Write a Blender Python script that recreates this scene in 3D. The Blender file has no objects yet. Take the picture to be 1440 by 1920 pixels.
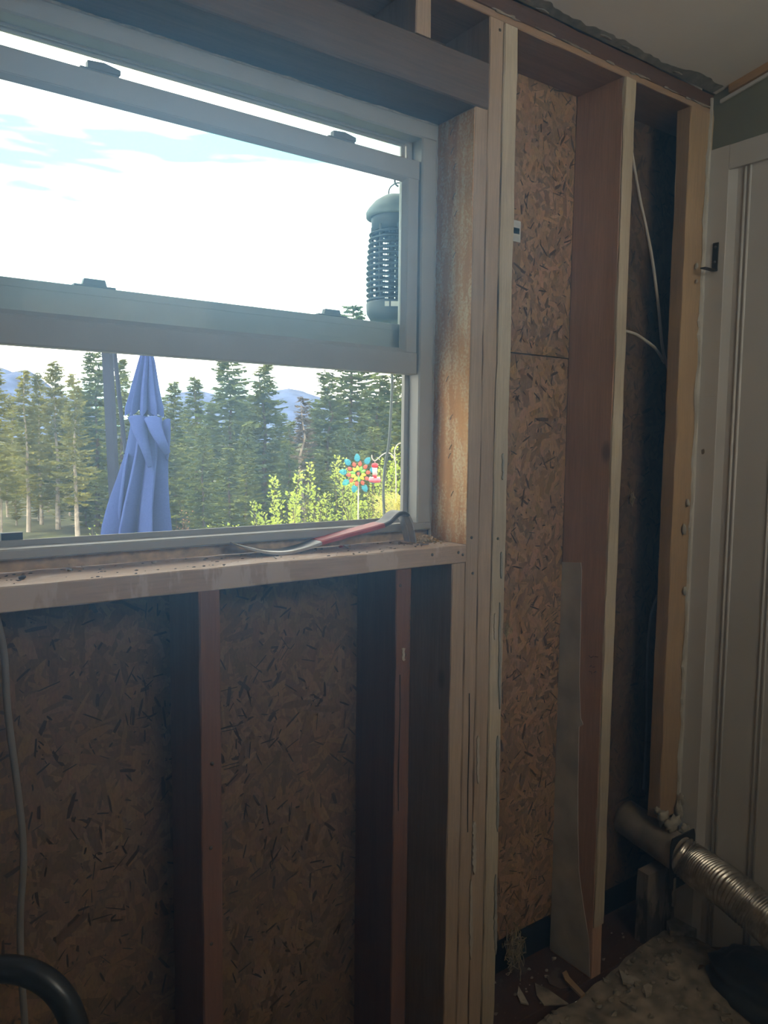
import bpy, bmesh, math, random
from mathutils import Vector, Matrix, noise
random.seed(7)
SC = bpy.context.scene
COL = SC.collection
HAZE = .26
ZUP = 1.42            # everything is measured from the lens height, then raised so the floor is z = 0

# ------------------------------------------------------------------ camera
F_PX, YAW, PITCH, ROLL, CAM_D = 1454.24, math.radians(35.8318), math.radians(-5.1569), math.radians(0.613), 1.2096
fwd = Vector((math.sin(YAW)*math.cos(PITCH), math.cos(YAW)*math.cos(PITCH), math.sin(PITCH)))
r0 = Vector((math.cos(YAW), -math.sin(YAW), 0)); u0 = r0.cross(fwd)
rgt = math.cos(ROLL)*r0 + math.sin(ROLL)*u0
upv = -math.sin(ROLL)*r0 + math.cos(ROLL)*u0
CAM = Vector((0, -CAM_D, 0))
cd = bpy.data.cameras.new('camera'); cam = bpy.data.objects.new('camera', cd); COL.objects.link(cam)
cd.sensor_fit = 'VERTICAL'; cd.sensor_height = 36; cd.lens = F_PX/1920*36; cd.clip_start = .02; cd.clip_end = 9000
cam.matrix_world = Matrix(((rgt.x, upv.x, -fwd.x, CAM.x), (rgt.y, upv.y, -fwd.y, CAM.y), (rgt.z, upv.z, -fwd.z, CAM.z), (0, 0, 0, 1)))
SC.camera = cam

def ray(px, py): return fwd + rgt*((px-720)/F_PX) + upv*((960-py)/F_PX)
def at(px, py, ax, v):
    d = ray(px, py); k = 'xyz'.index(ax); return CAM + d*((v-CAM[k])/d[k])
def dep(px, py, t): return CAM + ray(px, py)*t

# ------------------------------------------------------------------ light
SC.view_settings.view_transform = 'Standard'; SC.view_settings.look = 'None'
SC.view_settings.gamma = 1; SC.view_settings.use_curve_mapping = False
SC.view_settings.exposure = 0.0
SC.cycles.max_bounces = 5; SC.cycles.diffuse_bounces = 3; SC.cycles.volume_bounces = 0
W = bpy.data.worlds.new('sky'); SC.world = W; W.use_nodes = True
nt = W.node_tree; nt.nodes.clear()
def nd(t, typ, **kw):
    n = t.nodes.new(typ)
    for k, v in kw.items():
        if k in n.inputs: n.inputs[k].default_value = v
        else: setattr(n, k, v)
    return n
wo = nd(nt, 'ShaderNodeOutputWorld'); bg = nd(nt, 'ShaderNodeBackground')
tc = nd(nt, 'ShaderNodeTexCoord'); mp = nd(nt, 'ShaderNodeMapping'); mp.inputs['Scale'].default_value = (1.6, 1.6, 9.0)
mp.inputs['Location'].default_value = (.35, .1, .66)
nz = nd(nt, 'ShaderNodeTexNoise', Scale=1.5, Detail=4.0, Roughness=.55)
rp = nd(nt, 'ShaderNodeValToRGB')
rp.color_ramp.elements[0].position = .385; rp.color_ramp.elements[0].color = (.29, .55, .55, 1)
rp.color_ramp.elements[1].position = .545; rp.color_ramp.elements[1].color = (1.5, 1.52, 1.52, 1)
nt.links.new(tc.outputs['Generated'], mp.inputs['Vector']); nt.links.new(mp.outputs[0], nz.inputs['Vector'])
nt.links.new(nz.outputs['Fac'], rp.inputs[0]); nt.links.new(rp.outputs[0], bg.inputs[0]); nt.links.new(bg.outputs[0], wo.inputs[0])
bg.inputs[1].default_value = 3.3
sd = bpy.data.lights.new('sun', 'SUN'); sd.energy = 4.0; sd.angle = math.radians(.6); sd.color = (1, .95, .86)
sun = bpy.data.objects.new('sun', sd); COL.objects.link(sun)
sun.rotation_euler = Vector((-1.0, -.16, .95)).to_track_quat('Z', 'Y').to_euler()
# daylight coming in through the window opening in the rear wall
ad = bpy.data.lights.new('rear_window_daylight', 'AREA'); ad.shape = 'RECTANGLE'; ad.size = .80; ad.size_y = .68
ad.energy = 6.8; ad.color = (.67, .82, 1)
al = bpy.data.objects.new('rear_window_daylight', ad); COL.objects.link(al)
al.location = (1.08, -1.955, .74); al.rotation_euler = (math.radians(90), 0, 0)

# ------------------------------------------------------------------ materials
MATS = {}
def newmat(name):
    m = bpy.data.materials.new(name); m.use_nodes = True; t = m.node_tree; t.nodes.clear()
    o = nd(t, 'ShaderNodeOutputMaterial'); p = nd(t, 'ShaderNodeBsdfPrincipled'); t.links.new(p.outputs[0], o.inputs[0])
    MATS[name] = m; return m, t, p, o
def c4(c): return (c[0], c[1], c[2], 1)
def coords(t, scale=(1, 1, 1), rnd=True):
    tcn = nd(t, 'ShaderNodeTexCoord'); m = nd(t, 'ShaderNodeMapping'); m.inputs['Scale'].default_value = scale
    src = tcn.outputs['Object']
    if rnd:
        oi = nd(t, 'ShaderNodeObjectInfo'); mu = nd(t, 'ShaderNodeMath', operation='MULTIPLY'); mu.inputs[1].default_value = 37.0
        t.links.new(oi.outputs['Random'], mu.inputs[0])
        va = nd(t, 'ShaderNodeVectorMath', operation='ADD'); t.links.new(src, va.inputs[0]); t.links.new(mu.outputs[0], va.inputs[1]); src = va.outputs[0]
    t.links.new(src, m.inputs['Vector']); return m.outputs[0]
def ramp(t, src, stops):
    r = nd(t, 'ShaderNodeValToRGB'); e = r.color_ramp.elements
    while len(e) < len(stops): e.new(.5)
    for k, (p, c) in enumerate(stops): e[k].position = p; e[k].color = c4(c)
    t.links.new(src, r.inputs[0]); return r.outputs[0]
def mixc(t, fac, a, b, typ='MIX'):
    m = nd(t, 'ShaderNodeMix', data_type='RGBA', blend_type=typ)
    for s, v in ((0, fac), (6, a), (7, b)):
        if isinstance(v, (int, float)): m.inputs[s].default_value = v
        elif isinstance(v, tuple): m.inputs[s].default_value = c4(v)
        else: t.links.new(v, m.inputs[s])
    return m.outputs[2]
def bump(t, p, src, strength=.3, dist=.002):
    b = nd(t, 'ShaderNodeBump', Strength=strength, Distance=dist); t.links.new(src, b.inputs['Height']); t.links.new(b.outputs[0], p.inputs['Normal'])
def plain(name, col, rough=.6, metal=0, var=.12, scale=30, bumps=0, spec=.4):
    m, t, p, o = newmat(name)
    v = coords(t); n = nd(t, 'ShaderNodeTexNoise', Scale=scale, Detail=4.0); t.links.new(v, n.inputs['Vector'])
    d = tuple(x*(1-var*1.6) for x in col); b = tuple(min(1, x*(1+var)) for x in col)
    t.links.new(ramp(t, n.outputs['Fac'], [(.3, d), (.7, b)]), p.inputs['Base Color'])
    p.inputs['Roughness'].default_value = rough; p.inputs['Metallic'].default_value = metal; p.inputs['Specular IOR Level'].default_value = spec
    if bumps: bump(t, p, n.outputs['Fac'], bumps)
    return m
def wood(name, base, dark, axis='z', knot=(.12, .06, .035), rough=.72, dirt=None, dirt_at=.62, knots=True, rings=1.0):
    m, t, p, o = newmat(name)
    st = {'x': (.05, 1, 1), 'y': (1, .05, 1), 'z': (1, 1, .05)}[axis]
    v = coords(t, tuple(s*30 for s in st)); n = nd(t, 'ShaderNodeTexNoise', Scale=1.0, Detail=5.0, Roughness=.6, Distortion=.6*rings); t.links.new(v, n.inputs['Vector'])
    v2 = coords(t, tuple(s*260 for s in st)); n2 = nd(t, 'ShaderNodeTexNoise', Scale=1.0, Detail=2.0); t.links.new(v2, n2.inputs['Vector'])
    v3 = coords(t, (1, 1, 1)); n3 = nd(t, 'ShaderNodeTexNoise', Scale=5.0, Detail=3.0); t.links.new(v3, n3.inputs['Vector'])
    c = ramp(t, n.outputs['Fac'], [(.28, dark), (.5, base), (.75, tuple(min(1, x*1.18) for x in base))])
    c = mixc(t, .35, c, ramp(t, n2.outputs['Fac'], [(.3, tuple(x*.55 for x in base)), (.7, tuple(min(1, x*1.15) for x in base))]))
    c = mixc(t, .5, c, ramp(t, n3.outputs['Fac'], [(.3, (.72, .70, .68)), (.65, (1, 1, 1))]), 'MULTIPLY')
    if knots:
        ks = {'x': (.55, 1, 1), 'y': (1, .55, 1), 'z': (1, 1, .55)}[axis]
        v4 = coords(t, tuple(s*5.5 for s in ks)); vo = nd(t, 'ShaderNodeTexVoronoi', Scale=1.0); t.links.new(v4, vo.inputs['Vector'])
        kf = ramp(t, vo.outputs['Distance'], [(.0, (.75, .75, .75)), (.05, (.6, .6, .6)), (.10, (0, 0, 0))])
        c = mixc(t, kf, c, knot)
    if dirt:
        v5 = coords(t, (9, 9, 2.5)); n5 = nd(t, 'ShaderNodeTexNoise', Scale=1.0, Detail=6.0, Roughness=.65); t.links.new(v5, n5.inputs['Vector'])
        c = mixc(t, ramp(t, n5.outputs['Fac'], [(dirt_at, (0, 0, 0)), (dirt_at+.03, (.85, .85, .85))]), c, dirt)
    t.links.new(c, p.inputs['Base Color']); p.inputs['Roughness'].default_value = rough; p.inputs['Specular IOR Level'].default_value = .25
    bump(t, p, n2.outputs['Fac'], .25, .001); return m

TAN = (.55, .415, .31); RED = (.30, .145, .085)
wood('stud_tan', TAN, (.46, .32, .20), 'z', dirt=(.42, .40, .36), dirt_at=.64)
wood('stud_pale', (.62, .53, .41), (.52, .41, .30), 'z', dirt=(.50, .49, .42), dirt_at=.66)
wood('stud_red', (.26, .13, .085), (.19, .09, .055), 'z')
wood('stud_brown', (.62, .39, .27), (.53, .31, .20), 'z')
wood('stud_dark', (.16, .075, .05), (.10, .045, .03), 'z')
wood('stud_orange', (.54, .37, .22), (.44, .28, .15), 'z')
wood('header_wood', (.17, .12, .095), (.11, .075, .055), 'x')
wood('plate_wood', (.44, .29, .185), (.34, .21, .13), 'x')
wood('sill_wood', (.62, .46, .36), (.54, .38, .28), 'x', dirt=(.68, .55, .48), dirt_at=.55)
wood('plate_dark', (.115, .06, .042), (.07, .035, .027), 'x', dirt=(.16, .13, .11), dirt_at=.6)
wood('ledger_brown', (.15, .085, .06), (.09, .05, .035), 'x')
wood('raw_trim', (.50, .30, .14), (.40, .22, .09), 'y', knots=False)
wood('splinter_wood', (.50, .36, .22), (.42, .28, .16), 'x', knots=False)

# lit jamb board: orange wood with crusty pale glue and whitish scuffs
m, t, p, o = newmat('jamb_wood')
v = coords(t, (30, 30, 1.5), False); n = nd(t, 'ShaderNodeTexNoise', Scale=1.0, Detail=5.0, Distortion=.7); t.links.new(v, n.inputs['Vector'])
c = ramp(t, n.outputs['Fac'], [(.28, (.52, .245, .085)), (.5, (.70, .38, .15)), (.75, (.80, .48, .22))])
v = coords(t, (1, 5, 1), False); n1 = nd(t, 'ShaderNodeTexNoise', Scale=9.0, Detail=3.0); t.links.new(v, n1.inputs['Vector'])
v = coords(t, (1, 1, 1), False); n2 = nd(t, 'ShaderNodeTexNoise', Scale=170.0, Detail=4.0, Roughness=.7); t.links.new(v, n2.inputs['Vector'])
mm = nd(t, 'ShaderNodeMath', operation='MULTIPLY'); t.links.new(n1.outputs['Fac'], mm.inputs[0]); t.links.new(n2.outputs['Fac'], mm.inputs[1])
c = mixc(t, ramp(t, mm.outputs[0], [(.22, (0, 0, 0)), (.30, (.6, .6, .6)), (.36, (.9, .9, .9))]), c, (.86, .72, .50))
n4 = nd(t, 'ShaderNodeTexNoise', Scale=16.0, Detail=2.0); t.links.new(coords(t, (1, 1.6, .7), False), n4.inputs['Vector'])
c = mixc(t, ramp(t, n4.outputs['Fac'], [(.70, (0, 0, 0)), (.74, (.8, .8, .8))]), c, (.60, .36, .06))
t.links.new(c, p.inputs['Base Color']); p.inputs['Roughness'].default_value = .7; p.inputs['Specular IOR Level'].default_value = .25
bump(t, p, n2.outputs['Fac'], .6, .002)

# strand board
m, t, p, o = newmat('osb_core')
n = nd(t, 'ShaderNodeTexNoise', Scale=9.0, Detail=6.0); t.links.new(coords(t), n.inputs['Vector'])
t.links.new(ramp(t, n.outputs['Fac'], [(.3, (.13, .078, .042)), (.7, (.22, .135, .072))]), p.inputs['Base Color']); p.inputs['Roughness'].default_value = .8
m, t, p, o = newmat('osb_strand')
a = nd(t, 'ShaderNodeVertexColor'); a.layer_name = 'Col'
n = nd(t, 'ShaderNodeTexNoise', Scale=260.0, Detail=2.0); t.links.new(coords(t, (1, 1, .35), False), n.inputs['Vector'])
n2 = nd(t, 'ShaderNodeTexNoise', Scale=3.0, Detail=3.0); t.links.new(coords(t, (1, 1, 1), False), n2.inputs['Vector'])
c = mixc(t, .55, a.outputs['Color'], ramp(t, n.outputs['Fac'], [(.3, (.6, .58, .56)), (.6, (1, 1, 1))]), 'MULTIPLY')
c = mixc(t, .4, c, ramp(t, n2.outputs['Fac'], [(.35, (.62, .62, .64)), (.6, (1, 1, 1))]), 'MULTIPLY')
t.links.new(c, p.inputs['Base Color']); p.inputs['Roughness'].default_value = .75; p.inputs['Specular IOR Level'].default_value = .2

plain('vinyl', (.37, .36, .345), .45, var=.04, scale=12)
plain('vinyl_matte', (.38, .365, .35), .5, var=.05)  # second vinyl tone, slightly lighter and rougher
plain('lock_plastic', (.16, .17, .18), .45)
plain('screen_tab', (.05, .06, .08), .5)
plain('foam', (.66, .46, .25), .85, var=.2, scale=60, bumps=.8)
plain('foam_grey', (.40, .34, .28), .85, var=.25, scale=70, bumps=.8)
plain('gap_shade', (.10, .08, .07), .9, var=.3, scale=80)  # dark colour for the shade inside the gaps round the frame
plain('panel_white', (.68, .655, .65), .5, var=.03, scale=6)
plain('wall_green', (.24, .245, .19), .8, var=.06, scale=8, bumps=.05)
plain('ceiling_paint', (.79, .745, .715), .85, var=.04, scale=5, bumps=.06)
plain('paint_greygreen', (.29, .275, .245), .85, var=.3, scale=40)
plain('plaster', (.48, .455, .41), .9, var=.2, scale=60, bumps=.5)
plain('scuff_blue', (.36, .37, .36), .8, var=.15)
plain('scuff_pale', (.58, .53, .46), .85, var=.15)
plain('plaster_crumb', (.36, .33, .285), .9, var=.3, scale=60)
plain('plaster_dirty', (.36, .32, .275), .92, var=.35, scale=26, bumps=.6)
plain('primer_grey', (.62, .585, .54), .8, var=.16, scale=14, bumps=.1)
wood('stained_grey', (.36, .32, .30), (.22, .18, .17), 'z', dirt=(.05, .035, .035), dirt_at=.52, knots=False)
plain('drywall', (.60, .57, .52), .85, var=.05)
plain('floor_sub', (.17, .14, .115), .9, var=.35, scale=14, bumps=.5)
plain('black_metal', (.02, .021, .024), .45, var=.2)
plain('black_paper', (.006, .007, .009), .85, var=.3)
plain('wire_white', (.62, .57, .52), .5, var=.06)
plain('wire_grey', (.26, .24, .225), .5, var=.06)
plain('bag_navy', (.045, .066, .105), .33, var=.3, scale=9, spec=.7)
plain('hose_black', (.018, .019, .022), .3, var=.25, scale=20, spec=.6)
plain('duct_metal', (.42, .37, .32), .55, metal=.35, var=.25, scale=16)
plain('steel', (.55, .55, .56), .33, metal=.9, var=.12, scale=60)
plain('steel_dark', (.12, .12, .13), .45, metal=.6, var=.2, scale=50)
plain('red_paint', (.46, .085, .085), .5, var=.14, scale=40)
plain('nail_steel', (.16, .15, .15), .5, metal=.6)
plain('rust', (.26, .17, .11), .6, metal=.4)
plain('sticker_white', (.62, .63, .62), .5, var=.03)
plain('ink_blue', (.12, .17, .26), .6)
plain('ink_dark', (.05, .033, .028), .8)
plain('ink_red', (.12, .02, .02), .8)
plain('insulation', (.40, .33, .19), .95, var=.3, scale=50)
plain('sawdust', (.58, .42, .23), .95, var=.3, scale=90, bumps=.8)
plain('umbrella_pole', (.024, .028, .046), .6, var=.1, scale=6, spec=.08)
plain('plastic_dark', (.040, .052, .060), .45, var=.12)
plain('plastic_grey', (.14, .17, .17), .5, var=.1)
plain('bark', (.15, .11, .085), .95, var=.35, scale=4)
plain('bark_pale', (.42, .36, .30), .95, var=.25, scale=4)
plain('ground_grass', (.075, .08, .03), .95, var=.5, scale=.4)
plain('deck_ground', (.22, .20, .15), .95, var=.3, scale=2)
plain('rock_haze_blue', (.075, .115, .23), .95, var=.25, scale=.01)  # aerial haze of the far mountains is put into this base blue
plain('siding', (.45, .42, .38), .8, var=.05)
plain('soffit', (.40, .38, .35), .8, var=.05)
plain('iron_pale', (.45, .43, .41), .5, var=.1)
plain('feeder_red', (.75, .03, .045), .25, var=.1)
plain('feeder_rose', (.80, .16, .22), .35, var=.1)
m = plain('foil', (.66, .65, .64), .28, metal=.95, var=.25, scale=45, bumps=.35)

def leafy(name, c1, c2, trans=.45, scale=3.0):
    m, t, p, o = newmat(name)
    n = nd(t, 'ShaderNodeTexNoise', Scale=scale, Detail=3.0); t.links.new(coords(t), n.inputs['Vector'])
    c = ramp(t, n.outputs['Fac'], [(.3, c1), (.7, c2)])
    t.links.new(c, p.inputs['Base Color']); p.inputs['Roughness'].default_value = .8; p.inputs['Specular IOR Level'].default_value = .04
    tr = nd(t, 'ShaderNodeBsdfTranslucent'); t.links.new(c, tr.inputs[0]); mx = nd(t, 'ShaderNodeMixShader'); mx.inputs[0].default_value = trans
    t.links.new(p.outputs[0], mx.inputs[1]); t.links.new(tr.outputs[0], mx.inputs[2]); t.links.new(mx.outputs[0], o.inputs[0]); return m
leafy('needles', (.090, .125, .036), (.215, .245, .072), .35, .35)
leafy('needles_blue', (.072, .110, .046), (.165, .205, .080), .35, .35)
leafy('needles_olive', (.135, .15, .038), (.32, .31, .085), .4, .35)
leafy('needles_dead', (.10, .085, .06), (.20, .165, .11), .3, .35)
leafy('leaf_lime', (.36, .48, .07), (.62, .72, .17), .55, 8)
leafy('leaf_yellow', (.55, .52, .14), (.75, .70, .28), .45, 8)
leafy('leaf_rust', (.40, .20, .09), (.60, .36, .18), .4, 8)
# umbrella canvas with a fine weave
m, t, p, o = newmat('canvas_blue')
v = coords(t, (1, 1, 1), False); w1 = nd(t, 'ShaderNodeTexNoise', Scale=120.0, Detail=2.0); t.links.new(v, w1.inputs['Vector'])
c = ramp(t, w1.outputs['Fac'], [(.3, (.040, .068, .22)), (.7, (.062, .098, .29))]); t.links.new(c, p.inputs['Base Color']); p.inputs['Roughness'].default_value = .9; p.inputs['Specular IOR Level'].default_value = .06
tr = nd(t, 'ShaderNodeBsdfTranslucent'); t.links.new(c, tr.inputs[0]); mx = nd(t, 'ShaderNodeMixShader'); mx.inputs[0].default_value = .25
t.links.new(p.outputs[0], mx.inputs[1]); t.links.new(tr.outputs[0], mx.inputs[2]); t.links.new(mx.outputs[0], o.inputs[0])
def glassy(name, tint, refl=.04):
    m, t, p, o = newmat(name); t.nodes.remove(p)
    tr = nd(t, 'ShaderNodeBsdfTransparent'); tr.inputs[0].default_value = c4(tint)
    gl = nd(t, 'ShaderNodeBsdfGlossy'); gl.inputs['Roughness'].default_value = .02
    lw = nd(t, 'ShaderNodeFresnel', IOR=1.12); mx = nd(t, 'ShaderNodeMixShader')
    t.links.new(lw.outputs[0], mx.inputs[0]); t.links.new(tr.outputs[0], mx.inputs[1]); t.links.new(gl.outputs[0], mx.inputs[2]); t.links.new(mx.outputs[0], o.inputs[0])
glassy('window_glass', (.95, .985, .98))
def mixtrans(name, col, amount, rough=.6, tint=(1, 1, 1)):
    m, t, p, o = newmat(name); p.inputs['Base Color'].default_value = c4(col); p.inputs['Roughness'].default_value = rough
    tr = nd(t, 'ShaderNodeBsdfTransparent'); tr.inputs[0].default_value = c4(tint); mx = nd(t, 'ShaderNodeMixShader'); mx.inputs[0].default_value = amount
    t.links.new(p.outputs[0], mx.inputs[1]); t.links.new(tr.outputs[0], mx.inputs[2]); t.links.new(mx.outputs[0], o.inputs[0])
mixtrans('screen_mesh', (.30, .30, .30), .96)
t = MATS['screen_mesh'].node_tree; p = [n_ for n_ in t.nodes if n_.type == 'BSDF_PRINCIPLED'][0]; mx = [n_ for n_ in t.nodes if n_.type == 'MIX_SHADER'][0]
tl_ = nd(t, 'ShaderNodeBsdfTranslucent'); tl_.inputs[0].default_value = (.5, .5, .5, 1); m2 = nd(t, 'ShaderNodeMixShader'); m2.inputs[0].default_value = .6
t.links.new(p.outputs[0], m2.inputs[1]); t.links.new(tl_.outputs[0], m2.inputs[2]); t.links.new(m2.outputs[0], mx.inputs[1])
mixtrans('petal_blue', (.10, .50, .66), .60, .15, (.55, .90, 1))
mixtrans('petal_red', (.75, .22, .15), .55, .15, (1, .6, .5))
mixtrans('petal_yellow', (.80, .72, .08), .35, .15, (1, .95, .4))
mixtrans('petal_green', (.30, .60, .15), .35, .15, (.6, 1, .5))
mixtrans('feeder_glass', (.80, .80, .80), .5, .1)

# ------------------------------------------------------------------ mesh builder
ORIG = {}
class MB:
    def __init__(s): s.v = []; s.f = []; s.c = []
    def add(s, vs, fs, col=None):
        k = len(s.v); s.v += [Vector(q) for q in vs]; s.f += [tuple(i+k for i in q) for q in fs]
        if col is not None: s.c += [col]*len(vs)
        return s
    def box(s, x0, x1, y0, y1, z0, z1, ch=0):
        if ch <= 0:
            return s.add([(x, y, z) for z in (z0, z1) for y in (y0, y1) for x in (x0, x1)],
                         [(0, 2, 3, 1), (4, 5, 7, 6), (0, 1, 5, 4), (2, 6, 7, 3), (0, 4, 6, 2), (1, 3, 7, 5)])
        return s.lumber(x0, x1, y0, y1, z0, z1, 'x' if (x1-x0) >= max(y1-y0, z1-z0) else ('y' if (y1-y0) >= (z1-z0) else 'z'), ch, 0, 9)
    def lumber(s, x0, x1, y0, y1, z0, z1, ax='z', ch=.002, jit=.0006, seg=.05, seed=0):
        """a sawn board: chamfered section swept along ax, edges a little uneven"""
        lo = {'x': (x0, y0, z0), 'y': (y0, z0, x0), 'z': (z0, x0, y0)}[ax]; hi = {'x': (x1, y1, z1), 'y': (y1, z1, x1), 'z': (z1, x1, y1)}[ax]
        back = {'x': lambda a, b, c: (a, b, c), 'y': lambda a, b, c: (c, a, b), 'z': lambda a, b, c: (b, c, a)}[ax]
        n = max(1, int((hi[0]-lo[0])/seg)); ring = []
        b0, b1, d0, d1 = lo[1], hi[1], lo[2], hi[2]
        vs = []; fs = []
        for i in range(n+1):
            a = lo[0]+(hi[0]-lo[0])*i/n
            def J(k): return jit*2*noise.noise((a*9+seed*3.1, k*5.3+seed, seed*1.7)) + (jit*1.2*noise.noise((a*45+seed, k*9.1, 3)) if jit else 0)
            q = [(b0+ch, d0), (b1-ch, d0), (b1, d0+ch), (b1, d1-ch), (b1-ch, d1), (b0+ch, d1), (b0, d1-ch), (b0, d0+ch)]
            for k, (bb, dd) in enumerate(q): vs.append(back(a, bb+J(k), dd+J(k+8)))
        for i in range(n):
            for k in range(8):
                fs.append((i*8+k, i*8+(k+1) % 8, (i+1)*8+(k+1) % 8, (i+1)*8+k))
        fs.append(tuple(range(7, -1, -1))); fs.append(tuple(n*8+k for k in range(8)))
        return s.add(vs, fs)
    def tube(s, pts, r, n=10, cap=True, up=Vector((0, 0, 1)), flat=1.0):
        pts = [Vector(p) for p in pts]; m = len(pts); rs = r if isinstance(r, (list, tuple)) else [r]*m
        T0 = (pts[1]-pts[0]).normalized(); ref = up if abs(T0.dot(up)) < .9 else Vector((1, 0, 0))
        A = T0.cross(ref).normalized(); vs = []; fs = []
        for i in range(m):
            T = (pts[min(i+1, m-1)]-pts[max(i-1, 0)]).normalized()
            A = (A-T*A.dot(T)).normalized(); B = T.cross(A)
            for k in range(n):
                th = 2*math.pi*k/n; vs.append(pts[i]+A*(math.cos(th)*rs[i])+B*(math.sin(th)*rs[i]*flat))
        for i in range(m-1):
            for k in range(n): fs.append((i*n+k, i*n+(k+1) % n, (i+1)*n+(k+1) % n, (i+1)*n+k))
        if cap: fs.append(tuple(range(n-1, -1, -1))); fs.append(tuple((m-1)*n+k for k in range(n)))
        return s.add(vs, fs)
    def lathe(s, prof, c, n=24, cap=True):
        vs = []; fs = []; m = len(prof)
        for r, z in prof:
            for k in range(n): th = 2*math.pi*k/n; vs.append((c[0]+r*math.cos(th), c[1]+r*math.sin(th), c[2]+z))
        for i in range(m-1):
            for k in range(n): fs.append((i*n+k, i*n+(k+1) % n, (i+1)*n+(k+1) % n, (i+1)*n+k))
        if cap: fs.append(tuple(range(n-1, -1, -1))); fs.append(tuple((m-1)*n+k for k in range(n)))
        return s.add(vs, fs)
    def prism(s, poly, d):
        """poly: 3D points in order, extruded by vector d"""
        poly = [Vector(p) for p in poly]; n = len(poly); d = Vector(d)
        return s.add(poly+[p+d for p in poly], [tuple(range(n-1, -1, -1)), tuple(range(n, 2*n))]+[(k, (k+1) % n, n+(k+1) % n, n+k) for k in range(n)])
    def blob(s, c, rx, ry, rz, n=10, m=7, amp=.25, seed=0, fr=1.5):
        vs = []; fs = []
        for i in range(m+1):
            ph = math.pi*i/m
            for k in range(n):
                th = 2*math.pi*k/n; d = Vector((math.sin(ph)*math.cos(th), math.sin(ph)*math.sin(th), math.cos(ph)))
                q = 1+amp*noise.noise(d*fr+Vector((seed*3.7, seed*1.3, seed*.7)))*2
                vs.append((c[0]+d.x*rx*q, c[1]+d.y*ry*q, c[2]+d.z*rz*q))
        for i in range(m):
            for k in range(n): fs.append((i*n+k, (i+1)*n+k, (i+1)*n+(k+1) % n, i*n+(k+1) % n))
        return s.add(vs, fs)
    def build(s, name, mat, parent=None, smooth=False, origin=None, label=None, kind=None):
        me = bpy.data.meshes.new(name)
        if origin is None:
            xs = [q.x for q in s.v]; ys = [q.y for q in s.v]; zs = [q.z for q in s.v]
            origin = Vector(((min(xs)+max(xs))/2, (min(ys)+max(ys))/2, min(zs)))
        origin = Vector(origin)
        me.from_pydata([tuple(q-origin) for q in s.v], [], s.f); me.validate(); me.update()
        bmm = bmesh.new(); bmm.from_mesh(me); bmesh.ops.recalc_face_normals(bmm, faces=bmm.faces); bmm.to_mesh(me); bmm.free()
        if s.c:
            la = me.color_attributes.new('Col', 'FLOAT_COLOR', 'POINT')
            for i, cc in enumerate(s.c): la.data[i].color = (cc[0], cc[1], cc[2], 1)
        if smooth:
            for q in me.polygons: q.use_smooth = True
        me.materials.append(MATS[mat]); o = bpy.data.objects.new(name, me); COL.objects.link(o); ORIG[o] = origin
        if parent is not None: o.parent = parent; o.location = origin-ORIG[parent]
        else: o.location = origin
        if label: o['label'] = label
        if kind: o['kind'] = kind
        return o
def thing(name, loc, label, cat, group=None):
    o = bpy.data.objects.new(name, None); COL.objects.link(o); o.location = loc; ORIG[o] = Vector(loc); o.empty_display_size = .05
    return tag(o, label, cat, group)
def tag(o, label, cat, group=None):
    o['label'] = label; o['category'] = cat
    if group: o['group'] = group
    return o
def struct(o): o['kind'] = 'structure'; return o
def structroot(name, loc):
    o = bpy.data.objects.new(name, None); COL.objects.link(o); o.location = loc; ORIG[o] = Vector(loc); return struct(o)
def spline(pts, n=8):
    pts = [Vector(p) for p in pts]; P = [pts[0]]+pts+[pts[-1]]; out = []
    for i in range(1, len(P)-2):
        for k in range(n):
            u = k/n; a, b, c, d = P[i-1], P[i], P[i+1], P[i+2]
            out.append(.5*((2*b)+(c-a)*u+(2*a-5*b+4*c-d)*u*u+(3*b-a-3*c+d)*u**3))
    out.append(pts[-1]); return out
R = random.Random

# ================================================================== THE ROOM
YB = .14                       # back of the 2x6 framing, face of the strand board
XR = 1.905                     # white panelling on the right wall
FL = -1.42
# ---- floor
fl = struct(MB().box(-1.75, 2.0, -2.5, .0, FL-.08, FL).build('floor', 'floor_sub'))
# ---- ceiling: rises gently away from the window wall
ce = MB().prism([(-1.75, -.004, .906), (-1.75, -3.2, 1.50), (-1.75, -3.2, 1.66), (-1.75, .16, 1.06), (-1.75, .16, .95), (-1.75, -.004, .95)], (3.85, 0, 0))
ce = struct(ce.build('ceiling', 'ceiling_paint'))
slope = (1.50-.906)/3.2
# ragged grey-green old paint edge along the ceiling, with crusts of plaster
e = MB(); N = 150; rr = R(3); vs = []
for i in range(N+1):
    x = .6+(1.9-.6)*i/N; w = .022+.022*noise.noise((x*7, 1, 2))+.008*noise.noise((x*40, 1, 2))
    w += .012*max(0, (x-1.72)/.18)
    vs += [(x, -.004, .9045), (x, -.004-max(.004, w), .9045+slope*max(.004, w))]
e.add(vs, [(2*i, 2*i+1, 2*i+3, 2*i+2) for i in range(N)])
e.build('old_paint_edge', 'paint_greygreen', ce, label='ragged grey green paint left along the ceiling edge')
for i in range(9):
    x = 1.0+rr.random()*.88; y = -.006-.014*rr.random()
    MB().blob((x, y, .9035-slope*y), .012+.012*rr.random(), .005, .0015, 8, 5, .35, i).build('plaster_crust', 'plaster_crumb', ce, True)
# ---- side and rear walls (behind the camera)
struct(MB().box(-1.75, -1.65, -2.5, .0, FL, 1.45).build('wall_left', 'drywall'))
wr = MB().box(-1.65, .67, -2.05, -1.95, FL, 1.40).box(1.49, 1.905, -2.05, -1.95, FL, 1.40).box(.67, 1.49, -2.05, -1.95, FL, .39).box(.67, 1.49, -2.05, -1.95, 1.09, 1.40)
struct(wr.build('wall_rear', 'drywall'))

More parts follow.
